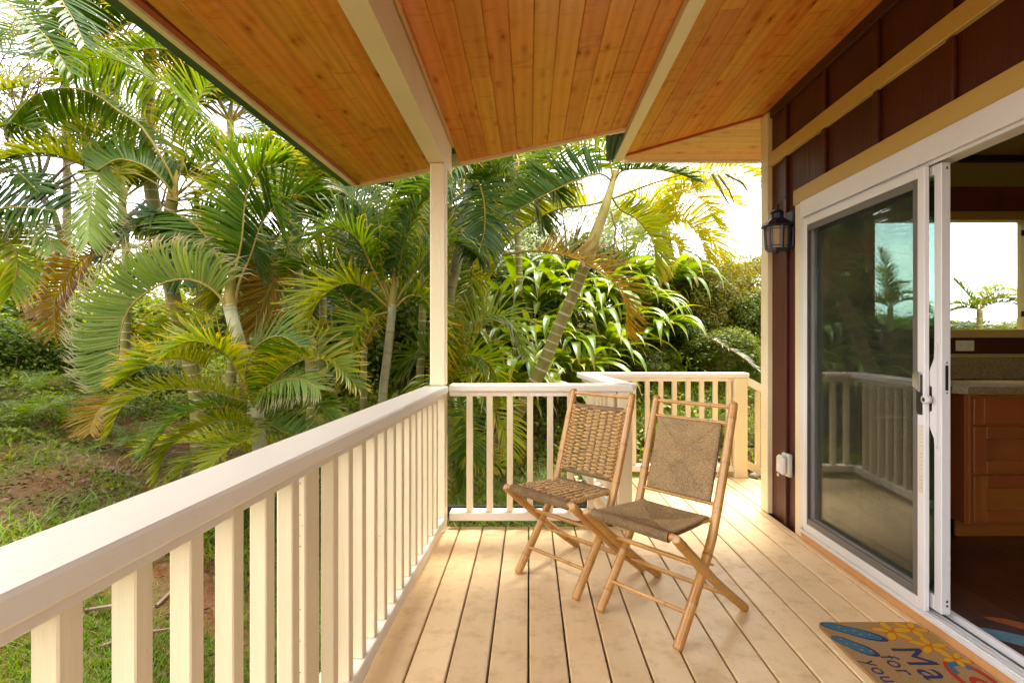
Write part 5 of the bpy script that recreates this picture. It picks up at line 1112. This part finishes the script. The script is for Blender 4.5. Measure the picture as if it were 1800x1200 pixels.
for (x_, y_, Y, lb, n_, L_) in ((405, 215, 6.6, 'palm behind the tall olive trunk with green fronds reaching up to the roof edge', 13, 1.9), (215, 350, 6.4, 'palm with shaded fronds between the twiggy tree and the curled frond', 11, 1.5), (735, 345, 7.0, 'palm hidden behind the corner post with fronds on both sides', 13, 1.9), (905, 335, 7.2, 'palm behind the hanging fronds left of the leaning trunk', 12, 1.8), (560, 395, 6.8, 'palm with fine fronds between the two ringed trunks', 12, 1.7), (110, 60, 7.4, 'high palm behind the broad dark leaflets in the top corner', 10, 1.9), (440, 540, 6.2, 'squat palm behind the pale trunk', 12, 1.4)):
    c = P(x_, y_, Y); q_ = palm(ground_pt(c.x, Y), lb); trunk(q_, [q_.location, (c.x + .06, Y, (c.z + gz(c.x, Y)) / 2), c], .055, .040, 'trunk_olive', .12)
    shaft(q_, [c - Vector((0, 0, .02)), c + Vector((0, 0, .12)), c + Vector((.02, 0, .30))], .041, .012, 'petiole_green')
    for k in range(n_):
        az = 360 * k / n_ + random.uniform(-14, 14); wild(q_, c, az, random.uniform(35, 80), L_ * random.uniform(.8, 1.1), random.uniform(60, 110), ['frond_green', 'frond_dark', 'frond_lime', 'frond_green', 'frond_mixed'][k % 5], sidev=random.uniform(-25, 25), n=48, L=.44, w=.017, v=(38, 38), petiole=.16, droop=.4, rag=.12, tipcurl=.5, rr=.013)
# ---- strap-leaved plants on the bank
def strap_mesh(i, L, w, bend, wave):
    n = 11; V_, U_ = [], []; e = radians(72); p = np.zeros(3)
    for k in range(n + 1):
        q = k / n; ww = w * (sin(pi * min(1, .08 + .97 * q ** .85))) ** .75 + .001
        e2 = e - radians(bend) * q ** 1.25; d = np.array([cos(e2), 0, sin(e2)]); up = np.array([-sin(e2), 0, cos(e2)])
        if k: p = p + d * L / n
        y = wave * sin(q * 3 + i)
        for m_, o_ in ((-1, .35), (-.5, .10), (0, 0), (.5, .10), (1, .35)): V_.append(p + np.array([0, y + m_ * ww, 0]) + up * ww * o_); U_.append(q)
    V_ = np.array(V_); f = np.array([(k * 5 + m_, k * 5 + m_ + 1, (k + 1) * 5 + m_ + 1, (k + 1) * 5 + m_) for k in range(n) for m_ in range(4)])
    return npmesh('leaf', V_, f, ['strap_leaf'], {'u': np.array(U_), 'r': np.full(len(V_), (i * .37) % 1)})
SM = [strap_mesh(i, *a) for i, a in enumerate([(.75, .045, 120, .03), (.85, .05, 135, -.04), (.65, .040, 105, .02), (.95, .048, 140, .05), (.7, .052, 150, 0), (.55, .036, 90, .03)])]
def strap_plant(x, y, z, s, label, n=13, face=None):
    pl = empty('strap_leaf_plant', (x, y, z), label=label, cat='plant', group='broad strap-leaved plants on the bank')
    for k in range(n):
        a = 2 * pi * k / n + random.uniform(-.3, .3)
        if face is not None: a = face + random.uniform(-1.7, 1.7) * (.5 + .5 * random.random())
        sc_ = s * random.uniform(.75, 1.15)
        put('leaf', SM[random.randrange(6)], pl, (0, 0, 0), (random.uniform(-.15, .15), random.uniform(-.25, .35), a), (sc_, sc_ * random.uniform(.85, 1.2), sc_))
    return pl
spots = []
for r_, (py, Y, x0, x1, st_) in enumerate([(678, 5.7, 790, 960, 46), (650, 6.1, 850, 1060, 50), (610, 6.5, 860, 1120, 52), (570, 6.9, 870, 1165, 52), (528, 7.3, 880, 1180, 50), (492, 7.8, 890, 1190, 52)]):
    xx_ = x0 + (r_ % 2) * 22
    while xx_ < x1: spots.append((xx_ + random.uniform(-12, 12), py + random.uniform(-8, 8), Y)); xx_ += st_
lows = ['lowest', 'second-lowest', 'third', 'fourth', 'fifth', 'topmost']
for i, (x_, y_, Y) in enumerate(spots):
    p = P(x_, y_, Y); g = gz(p.x, p.y)
    strap_plant(p.x, p.y, min(p.z - .18, p.z) if p.z - g > .15 else g, 1.15 + .05 * (Y - 5.7), 'glossy strap-leaved plant spilling down the shaded bank beyond the far railing', n=17, face=radians(-75 + 40 * (x_ - 950) / 200))
for x_, y_, Y, lb in ((1160, 520, 8.0, 'x'),):
    p = P(x_, y_, Y); strap_plant(p.x, p.y, p.z - .15, 1.1, 'glossy strap-leaved plant spilling down the shaded bank beyond the far railing', face=radians(-60))

# ---- bushes and hedge trees: crowns of many small leaves
def leafcloud(name, n, R, size, mat, seed, nc=70, cr=.30):
    """a crown of leaf clumps: clumps sit over the crown, leaves sit over each clump, gaps stay between them"""
    rg = np.random.default_rng(seed); d = nrm(rg.normal(size=(nc, 3))); d[:, 2] = np.where(d[:, 2] < -.5, -d[:, 2], d[:, 2]); lob = 1 + .22 * np.sin(d[:, 0] * 5 + seed) * np.sin(d[:, 1] * 4.3 + seed) + rg.normal(0, .08, nc)
    cc = d * lob[:, None] * rg.uniform(.62, .95, nc)[:, None]; crr = cr * rg.uniform(.6, 1.25, nc); k = rg.integers(0, nc, n)
    e = nrm(rg.normal(size=(n, 3)) + d[k] * .7); c = cc[k] + e * (crr[k] * rg.uniform(.75, 1.08, n))[:, None]
    spr = rg.random(n) < .12; c = np.where(spr[:, None], c + e * .10, c)
    nv = nrm(e * .8 + rg.normal(0, .5, (n, 3)) + np.array([0, 0, .4])); a = nrm(np.cross(nv, rg.normal(size=(n, 3)))); b_ = np.cross(nv, a); s = size * rg.uniform(.55, 1.35, n)[:, None]
    V_ = np.stack([c - a * s, c + b_ * s * .45 + nv * s * .12, c + a * s, c - b_ * s * .45 + nv * s * .12], 1).reshape(-1, 3); f = np.arange(4 * n).reshape(n, 4)
    r = np.clip(.55 * rg.random(nc)[k] + .45 * rg.random(n), 0, 1)
    return npmesh(name, V_, f, [mat], {'r': np.repeat(r, 4), 'u': np.zeros(4 * n)}, smooth=False)
def branches(par, R, seed, n=9, r=.03, mat='twig_bark', z0=-1.0):
    rg = random.Random(seed); m = MB()
    for i in range(n):
        a = rg.uniform(0, 2 * pi); e = rg.uniform(.3, 1.2); p0 = Vector((0, 0, -R[2] * 1.2)); p1 = Vector((cos(a) * R[0] * .35 * cos(e), sin(a) * R[1] * .35 * cos(e), -R[2] * .2)); p2 = Vector((cos(a) * R[0] * .8 * cos(e), sin(a) * R[1] * .8 * cos(e), R[2] * .7 * sin(e)))
        m.tube([p0, p1, p2], [r, r * .6, r * .15], 5)
    return m.build('branch', mat, par, True)
BUSH = {'mid': leafcloud('crown', 13000, (1, 1, 1), .045, 'bush_leaf', 3, 90, .28), 'red': leafcloud('crown', 14000, (1, 1, 1), .036, 'bush_leaf_red', 5, 120, .22), 'lime': leafcloud('crown', 10000, (1, 1, 1), .045, 'bush_leaf_lime', 8, 80), 'white': leafcloud('crown', 6000, (1, 1, 1), .045, 'bush_leaf_white', 12, 60, .22), 'dark': leafcloud('crown', 11000, (1, 1, 1), .055, 'bush_leaf_dark', 21, 70)}
def bush(x_, y_, Y, R, kind, label, tilt=0, cat='bush', n=9):
    p = P(x_, y_, Y); b_ = empty('bush', tuple(p), random.uniform(0, 6), label=label, cat=cat, group='bushes on the slope behind the palms')
    put('crown', BUSH[kind], b_, (0, 0, 0), (0, 0, 0), R); branches(b_, R, int(x_ * 7 + y_), n)
    return b_
for a in [(1290, 560, 8.3, (.85, .8, .85), 'red', 'reddish-green bush rising beside the house corner, below the white sky'),
          (1215, 545, 7.9, (.70, .6, .70), 'red', 'dense olive bush right of the upper strap leaves'),
          (1180, 610, 7.4, (.42, .5, .42), 'dark', 'small dark bush above the farthest railing, under the olive bush'),
          (1345, 590, 7.6, (.55, .5, .6), 'mid', 'green bush touching the corner board in the view'),
          (1270, 625, 7.0, (.48, .5, .36), 'mid', 'lime bush with a pale spray, just over the square end post'),
          (1130, 640, 6.6, (.36, .4, .22), 'mid', 'low leafy bush over the cap of the farthest railing'),
          (20, 650, 6.4, (.75, .6, .50), 'dark', 'dark shrub on the bank at the very edge of the photo'),
          (150, 640, 7.2, (.8, .6, .50), 'mid', 'leafy shrub on the bank beneath the brown hanging frond'),
          (-30, 740, 5.6, (.60, .5, .40), 'mid', 'low shrub at the photo edge above the bare soil'),
          (100, 730, 5.9, (.55, .5, .30), 'lime', 'low yellow-green shrub between the ferns and the bare soil'),
          (230, 690, 6.6, (.6, .5, .38), 'dark', 'dark low shrub under the tip of the curled frond'),
          (1185, 560, 9.2, (.8, .8, .7), 'dark', 'dark green bush behind the upper strap leaves'),
          (1330, 640, 8.6, (.75, .7, .6), 'lime', 'lime green bush low beside the house corner'),
          (1230, 655, 8.0, (.8, .7, .5), 'lime', 'bright lime bush behind the balusters of the farthest railing'),
          (1330, 500, 11, (1.1, .9, .6), 'red', 'rounded reddish bush on top of the slope against the sky'),
          (1210, 500, 11.5, (1.2, .9, .55), 'mid', 'green bush on the ridge under the yellow palm'),
          (1100, 440, 9.5, (.9, .7, .8), 'white', 'pale-leaved shrub behind the crown of the leaning palm'),
          (1000, 400, 10, (1.0, .7, .7), 'white', 'pale variegated shrub showing through the upper fronds'),
          (1120, 675, 7.2, (.6, .5, .35), 'lime', 'low lime undergrowth bush behind the angled railing'),
          (1010, 520, 9.4, (1.2, .8, .8), 'dark', 'deep green bush shading the top of the bank'),
          (870, 560, 9.0, (1.2, .8, 1.0), 'dark', 'dark bush between the ringed palms and the bank'),
          (760, 600, 8.5, (1.3, .9, 1.1), 'mid', 'green bush directly behind the corner post'),
          (640, 640, 8.2, (1.3, .9, 1.0), 'dark', 'dark bush behind the thin whitish palm'),
          (510, 600, 9.0, (1.4, .9, 1.0), 'mid', 'green bush behind the palm with grey rings'),
          (380, 600, 9.2, (1.4, .9, .8), 'lime', 'yellow-green bush behind the curled frond'),
          (240, 590, 9.5, (1.4, .9, .7), 'lime', 'sunlit lime bush behind the brown hanging frond'),
          (110, 600, 9.5, (1.4, 1, .75), 'mid', 'green bush under the bare twiggy tree'),
          (-20, 590, 9.0, (1.3, 1, .9), 'dark', 'dark bush at the outer end of the slope'),
          (40, 520, 12, (2.2, 1.2, 1.2), 'lime', 'large pale bush beyond the twiggy tree'),
          (450, 480, 12, (2.2, 1, 1.1), 'mid', 'far rounded tree behind the palm trunks'),
          (720, 470, 12, (2.2, 1, 1.3), 'dark', 'far dark tree behind the post'),
          (900, 430, 12.5, (1.8, 1, 1.2), 'mid', 'far tree filling the gap above the bank')]:
    bush(*a)

# ---- bare twiggy tree at the left
def twig_tree(base, label):
    t = empty('twiggy_tree', tuple(base), label=label, cat='tree'); rg = random.Random(4); m = MB(); tips = []
    def grow(p, d, L_, r, lvl):
        q = p + d * L_ * .5 + Vector((rg.uniform(-1, 1), rg.uniform(-1, 1), rg.uniform(-.5, 1))) * L_ * .08; e = q + (d + Vector((rg.uniform(-.3, .3), rg.uniform(-.3, .3), rg.uniform(-.1, .2)))).normalized() * L_ * .5
        m.tube([p, q, e], [r, r * .8, r * .6], 5 if lvl < 3 else 3, cap=False)
        if lvl >= 6: tips.append(e); return
        for k in range(3 if lvl in (1, 3) else 2):
            dd_ = (d + Vector((rg.uniform(-1, 1), rg.uniform(-.7, .7), rg.uniform(-.55, .8))) * .75).normalized(); grow(e, dd_, L_ * rg.uniform(.66, .86), r * .68, lvl + 1)
        if lvl > 2: tips.append(q)
    for k in range(3): grow(Vector((k * .12 - .1, 0, 0)), Vector((.15 + .25 * (k - 1), rg.uniform(-.2, .2), 1)).normalized(), 1.0, .060, 0)
    m.build('trunk', 'twig_bark', t, True)
    c = np.array([tuple(x) for x in tips]); rr_ = np.random.default_rng(3); c = np.repeat(c, 5, 0) + rr_.normal(0, .05, (len(c) * 5, 3)); n = len(c); nv = nrm(rr_.normal(size=(n, 3))); a_ = nrm(np.cross(nv, rr_.normal(size=(n, 3)))); b_ = np.cross(nv, a_); s = rr_.uniform(.012, .032, n)[:, None]
    V_ = np.stack([c - a_ * s, c + b_ * s * .5, c + a_ * s, c - b_ * s * .5], 1).reshape(-1, 3)
    put('crown', npmesh('crown', V_, np.arange(4 * n).reshape(n, 4), ['bush_leaf_lime'], {'r': np.repeat(rr_.random(n), 4), 'u': np.zeros(4 * n)}, smooth=False), t)
    return t
twig_tree(P(70, 560, 7.0), 'bare twiggy tree with reddish branches behind the leftmost fronds')

# ---- undergrowth, grass and litter
def blades(name, X, Y, Z, h, w, lean, mat, seed, kind='stuff', seg=2):
    rg = np.random.default_rng(seed); n = len(X); a = rg.random(n) * 2 * pi; d = np.stack([np.cos(a), np.sin(a), np.zeros(n)], -1); wv = np.stack([-np.sin(a), np.cos(a), np.zeros(n)], -1)
    h = h * rg.uniform(.5, 1.3, n); le = lean * rg.uniform(.3, 1.4, n); p0 = np.stack([X, Y, Z], -1); up = np.array([0, 0, 1.]); w = w * rg.uniform(.7, 1.3, n)
    rows = []
    for k in range(seg + 1):
        q = k / seg; c = p0 + up * (h * (q - .35 * q * q * np.minimum(le, 1.6)))[:, None] + d * (h * le * q * q)[:, None]; ww = (w * (1 - q) ** .7 + .0003)[:, None]; rows += [c - wv * ww, c + wv * ww]
    V_ = np.stack(rows, 1).reshape(-1, 3); m_ = 2 * (seg + 1); b_ = np.arange(n)[:, None] * m_; f = np.concatenate([np.concatenate([b_ + 2 * k, b_ + 2 * k + 1, b_ + 2 * k + 3, b_ + 2 * k + 2], 1) for k in range(seg)])
    patch = np.clip(.5 + .5 * _n(X * 1.3 + 2, Y * 1.3), 0, 1)
    return tag(put(name, npmesh(name, V_, f, [mat], {'r': np.repeat(np.clip(.5 * patch + .5 * rg.random(n), 0, 1), m_), 'u': np.tile(np.repeat(np.linspace(0, 1, seg + 1), 2), n)}, smooth=False)), kind=kind)
def scatter(n, x0, x1, y0, y1, seed, fn=None):
    rg = np.random.default_rng(seed); X = rg.uniform(x0, x1, n); Y = rg.uniform(y0, y1, n); ok = ~((X > -.78) & (X < 2.2) & (Y < 3.45)) & ~((X > .35) & (X < 2.3) & (Y < 4.7)) & ~((X > 1.6) & (Y < 3.8))
    if fn is not None: ok &= rg.random(n) < fn(X, Y)
    if seed < 30 or seed in (31, 33, 34): ok &= rg.random(n) < bare(X, Y)
    return X[ok], Y[ok], ground_z(X[ok], Y[ok])
def hit(x_, y_):
    k = .0005
    while k < .02:
        X_, Y_, Z_ = (x_ - CX) * k, F * k, EYE - (y_ - CY) * k
        if Z_ < gz(X_, Y_): return X_, Y_
        k += .00002
    return X_, Y_
BARE = [(*hit(70, 850), .55, .45), (*hit(20, 880), .4, .4), (*hit(300, 775), .7, .6), (*hit(180, 800), .5, .3), (*hit(420, 800), .6, .5), (*hit(0, 690), .5, .3)]
def bare(X, Y):
    m = np.ones_like(X)
    for x0, y0, a, b_ in BARE: m = m * (1 - .93 * np.exp(-(((X - x0) / a) ** 2 + ((Y - y0) / b_) ** 2) ** 1.6))
    return m
soil = lambda X, Y: np.clip(.55 + 1.3 * _n(X * .8 + 1, Y * .8 + 3), .04, 1)
lawn = lambda X, Y: np.where(Y > 2.9, np.clip(.40 + 1.5 * _n(X * 1.1 + 1, Y * 1.1 + 3), .02, 1), np.clip(1.1 + .6 * _n(X * .8 + 1, Y * .8 + 3), .4, 1))
X, Y, Z = scatter(110000, -4.4, -.7, .0, 4.6, 1, lawn); blades('lawn_grass', X, Y, Z - .005, .060, .0030, .9, 'grass_leaf', 2)
X, Y, Z = scatter(12000, -4.2, -.7, .0, 4.4, 3); blades('dry_grass', X, Y, Z - .005, .045, .0018, 1.8, 'dry_grass_leaf', 4)
X, Y, Z = scatter(80000, -9, -2.4, 1.5, 10, 5, soil); blades('bank_grass', X, Y, Z - .01, .15, .0055, 1.3, 'grass_leaf', 6, seg=3)
X, Y, Z = scatter(12000, -9, -2.6, 1.5, 10, 7); blades('dry_bank_grass', X, Y, Z - .01, .12, .003, 1.6, 'dry_grass_leaf', 8, seg=3)
X, Y, Z = scatter(40000, -2.8, 4.5, 3.4, 9.5, 9, soil); blades('undergrowth', X, Y, Z - .01, .22, .006, 1.3, 'grass_leaf', 10, seg=3)
X, Y, Z = scatter(14000, -2.8, 4.5, 3.4, 9.5, 19); blades('dry_undergrowth', X, Y, Z - .01, .20, .004, 1.5, 'dry_grass_leaf', 11, seg=3)
def cover(name, n, box_, size, mat, seed, hh):
    X, Y, Z = scatter(n, *box_, seed, lambda X, Y: np.clip(.45 + .9 * _n(X * 1.1 + seed, Y), .05, 1)); rg = np.random.default_rng(seed); n = len(X)
    c = np.stack([X, Y, Z + hh * rg.random(n) * np.clip(.6 + .5 * _n(X * 2, Y * 2), .1, 1.3)], -1); nv = nrm(rg.normal(0, .55, (n, 3)) + np.array([0, -.3, .9])); a = nrm(np.cross(nv, rg.normal(size=(n, 3)))); b_ = np.cross(nv, a); s = size * rg.uniform(.5, 1.4, n)[:, None]
    V_ = np.stack([c - a * s, c + b_ * s * .5 + nv * s * .15, c + a * s, c - b_ * s * .5 + nv * s * .15], 1).reshape(-1, 3)
    tag(put(name, npmesh(name, V_, np.arange(4 * n).reshape(n, 4), [mat], {'r': np.repeat(rg.random(n), 4), 'u': np.zeros(4 * n)}, smooth=False)), kind='stuff')
cover('ground_cover_leaves', 60000, (-11, -3.2, 5.2, 12), .028, 'bush_leaf_lime', 31, .32)
cover('ground_cover_leaves', 40000, (-2.6, 4.6, 4.4, 10), .024, 'bush_leaf_lime', 32, .40)
cover('ground_cover_leaves', 30000, (-7.5, -2.6, 3.6, 6.4), .022, 'bush_leaf', 34, .20)
cover('ground_cover_leaves', 36000, (-9, 4.0, 4.4, 12), .026, 'bush_leaf', 33, .45)
# ferns
def fern(x, y, label, s=1.0):
    z = gz(x, y); f_ = empty('fern', (x, y, z), label=label, cat='fern', group='ferns on the garden bank')
    for k in range(9): wild(f_, (x, y, z), k * 40 + random.uniform(-15, 15), random.uniform(45, 70), s * random.uniform(.45, .7), 80, 'fern_leaf', n=22, L=.10 * s, w=.008, v=(8, 8), ang=(78, 50), petiole=.12, droop=.15, seg=2, stem='petiole_green', rr=.004)
    return f_
for x_, y_, Y, lb in ((60, 690, 5.6, 'green fern beneath the dark shrub at the edge of the photo'), (130, 740, 5.0, 'green fern on the bank just above the patch of bare soil'), (30, 770, 4.7, 'green fern closest to the photo edge beside the bare soil'), (240, 700, 4.9, 'green fern under the orange drooping frond'), (190, 620, 6.3, 'green fern behind the outer leaflets of the curled frond')): fern(P(x_, y_, Y).x, Y, lb)
for x_, Y, lb in ((950, 4.3, 'fern seen between balusters just left of the knotted chair'), (1010, 4.6, 'fern behind the back of the knotted chair'), (1230, 5.6, 'fern seen through the farthest railing near its square post'), (1150, 5.5, 'fern seen through the farthest railing between the two chair backs')): fern(P(x_, 800, Y).x, Y, lb, .8)
# litter: sticks, dry leaves, rocks
rs = random.Random(9)
stk = [MB() for _ in range(3)]
for k, m in enumerate(stk): m.tube([(0, 0, 0), (.16, .015 * k, .01), (.33, -.02, .0)], [.010, .012, .005], 6)
SMs = [m.mesh('stick', 'dry_stick') for m in stk]
def stick(x, y, s, rz, label): 
    o = put('fallen_stick', SMs[rs.randrange(3)], None, (x, y, gz(x, y) + .012), (0, rs.uniform(-.1, .1), rz), (s, s, s)); tag(o, label, 'stick', 'dry palm sticks lying on the lawn')
for x_, y_, s, r_, lb in ((150, 1056, 1.0, .2, 'dry stick in the lawn showing in the first wide gap between near balusters'), (175, 1140, .9, .5, 'dry stick low in the lawn, nearest the camera behind the side railing'), (275, 1060, 1.0, 1.4, 'dry stick standing end-on in the second gap between near balusters'), (440, 1010, .8, 2.2, 'short dry stick behind the balusters beside the square intermediate post'), (330, 1000, .9, 2.8, 'dry stick in the third gap between near balusters of the side railing')):
    zg = -.4
    for _ in range(6): Yk = (EYE - zg) * F / (y_ - CY); p = P(x_, y_, Yk); zg = gz(p.x, p.y)
    stick(p.x, p.y, s, r_, lb)
m = MB(); 
def litter(n, box_, seed, size, mat, name):
    X, Y, Z = scatter(n, *box_, seed); rg = np.random.default_rng(seed); n = len(X); c = np.stack([X, Y, Z + .012 + .02 * rg.random(n)], -1); a = rg.random(n) * 2 * pi; t = np.stack([np.cos(a), np.sin(a), rg.normal(0, .25, n)], -1); b_ = np.stack([-np.sin(a), np.cos(a), rg.normal(0, .25, n)], -1); s = size * rg.uniform(.5, 1.5, n)[:, None]
    V_ = np.stack([c - t * s, c + b_ * s * .3 + [0, 0, .01], c + t * s, c - b_ * s * .3], 1).reshape(-1, 3); tag(put(name, npmesh(name, V_, np.arange(4 * n).reshape(n, 4), [mat], smooth=False)), kind='stuff')
litter(700, (-3.5, -.75, 0, 4.2), 41, .022, 'dead_leaf', 'fallen_leaves'); litter(4000, (-1.2, 4.5, 3.4, 6.5), 42, .03, 'dead_leaf', 'fallen_leaves')
for x0, y0, a, b_ in BARE: litter(220, (x0 - a, x0 + a, y0 - b_, y0 + b_), int(50 + abs(x0 * 10)), .020, 'dead_leaf', 'fallen_leaves')
litter(2500, (-1, 3.5, 3.4, 6), 43, .05, 'dry_stick', 'mulch_litter')
rk = []
for s_ in range(3):
    m = MB(); n = 8; pr = [(random.uniform(.75, 1.1)) for _ in range(40)]
    vs_ = [(pr[i * 6 + k] * sin(pi * (i + .5) / 5) * cos(2 * pi * k / 6), pr[i * 6 + k] * sin(pi * (i + .5) / 5) * sin(2 * pi * k / 6), .7 * cos(pi * (i + .5) / 5)) for i in range(5) for k in range(6)]
    m.add(vs_, [(i * 6 + k, (i + 1) * 6 + k, (i + 1) * 6 + (k + 1) % 6, i * 6 + (k + 1) % 6) for i in range(4) for k in range(6)] + [tuple(range(6)), tuple(24 + k for k in range(6))[::-1]]); me = m.mesh('rock', 'rock'); me.polygons.foreach_set('use_smooth', [True] * len(me.polygons)); rk.append(me)
for k in range(70):
    x, y = random.uniform(1.9, 3.0), random.uniform(4.1, 5.6); s = random.uniform(.02, .055)
    if y < 4.75 and x < 2.5: y += .7
    tag(put('rock', rk[k % 3], None, (x, y, gz(x, y) + s * .3), (random.uniform(-.4, .4), 0, random.uniform(0, 6)), (s * 1.2, s, s)), 'rounded grey rock in the bed beyond the stair railing', 'rock', 'grey rocks beyond the end of the deck')

# ---- outside the kitchen window
for x_, y_, Y, lb, sp_ in ((1565, 540, 8.5, 'wind-blown palm seen through the tinted door glass and the kitchen window', [(95, 84, 1.0, 18), (80, 70, .85, 30), (20, 55, .7, 80), (170, 50, .6, 80), (0, 40, .65, 90), (185, 30, .55, 60), (40, 68, .8, 70)]), (1722, 545, 8.0, 'wind-bent palm seen through the open door in the kitchen window', [(150, 62, .55, 10), (10, 62, .85, 95), (5, 48, .9, 90), (0, 35, .75, 80), (-10, 55, .65, 110), (175, 35, .5, 60), (190, 15, .5, 40), (20, 75, .6, 70)])):
    c = P(x_, y_, Y); w_ = palm(ground_pt(c.x, Y), lb, 'palms outside the kitchen window'); trunk(w_, [w_.location, (c.x, Y, (c.z + gz(c.x, Y)) / 2), c], .06, .04, 'trunk_olive', .12)
    for k, (az, el, L_, be) in enumerate(sp_):
        wild(w_, c, az, el, L_, be, ['frond_green', 'frond_lime', 'frond_pale'][k % 3], sidev=-10, n=30, L=.24, w=.013, v=(30, 30), petiole=.12, droop=.45, seg=4, rr=.009, ang=(60, 22), rag=.2)
for a in [(1480, 590, 9.5, (1.2, .6, .4), 'lime', 'lime bush low outside the kitchen window'), (1640, 592, 9.5, (1.0, .6, .35), 'mid', 'green bush outside the kitchen window behind the bent palm'), (1790, 590, 9.5, (.8, .5, .25), 'lime', 'pale bush at the far side of the kitchen window view')]: bush(*a)
wf = empty('wire_fence', (6.5, 8.8, gz(6.5, 8.8)), label='thin wire fence crossing the view through the kitchen window', cat='fence')
m = MB(); zf = lambda py: EYE - (py - CY) / F * 8.8
for py in (560, 571, 583): MB().tube([(-1.5, 0, zf(py) - wf.location.z), (0, 0, zf(py + 1) - wf.location.z), (2.5, 0, zf(py) - wf.location.z)], .006, 4).build('wire', 'wire', wf)
for x in (-1.2, .2, 1.6): MB().tube([(x, 0, 0), (x, 0, zf(556) - wf.location.z)], .012, 5).build('post', 'wire', wf)
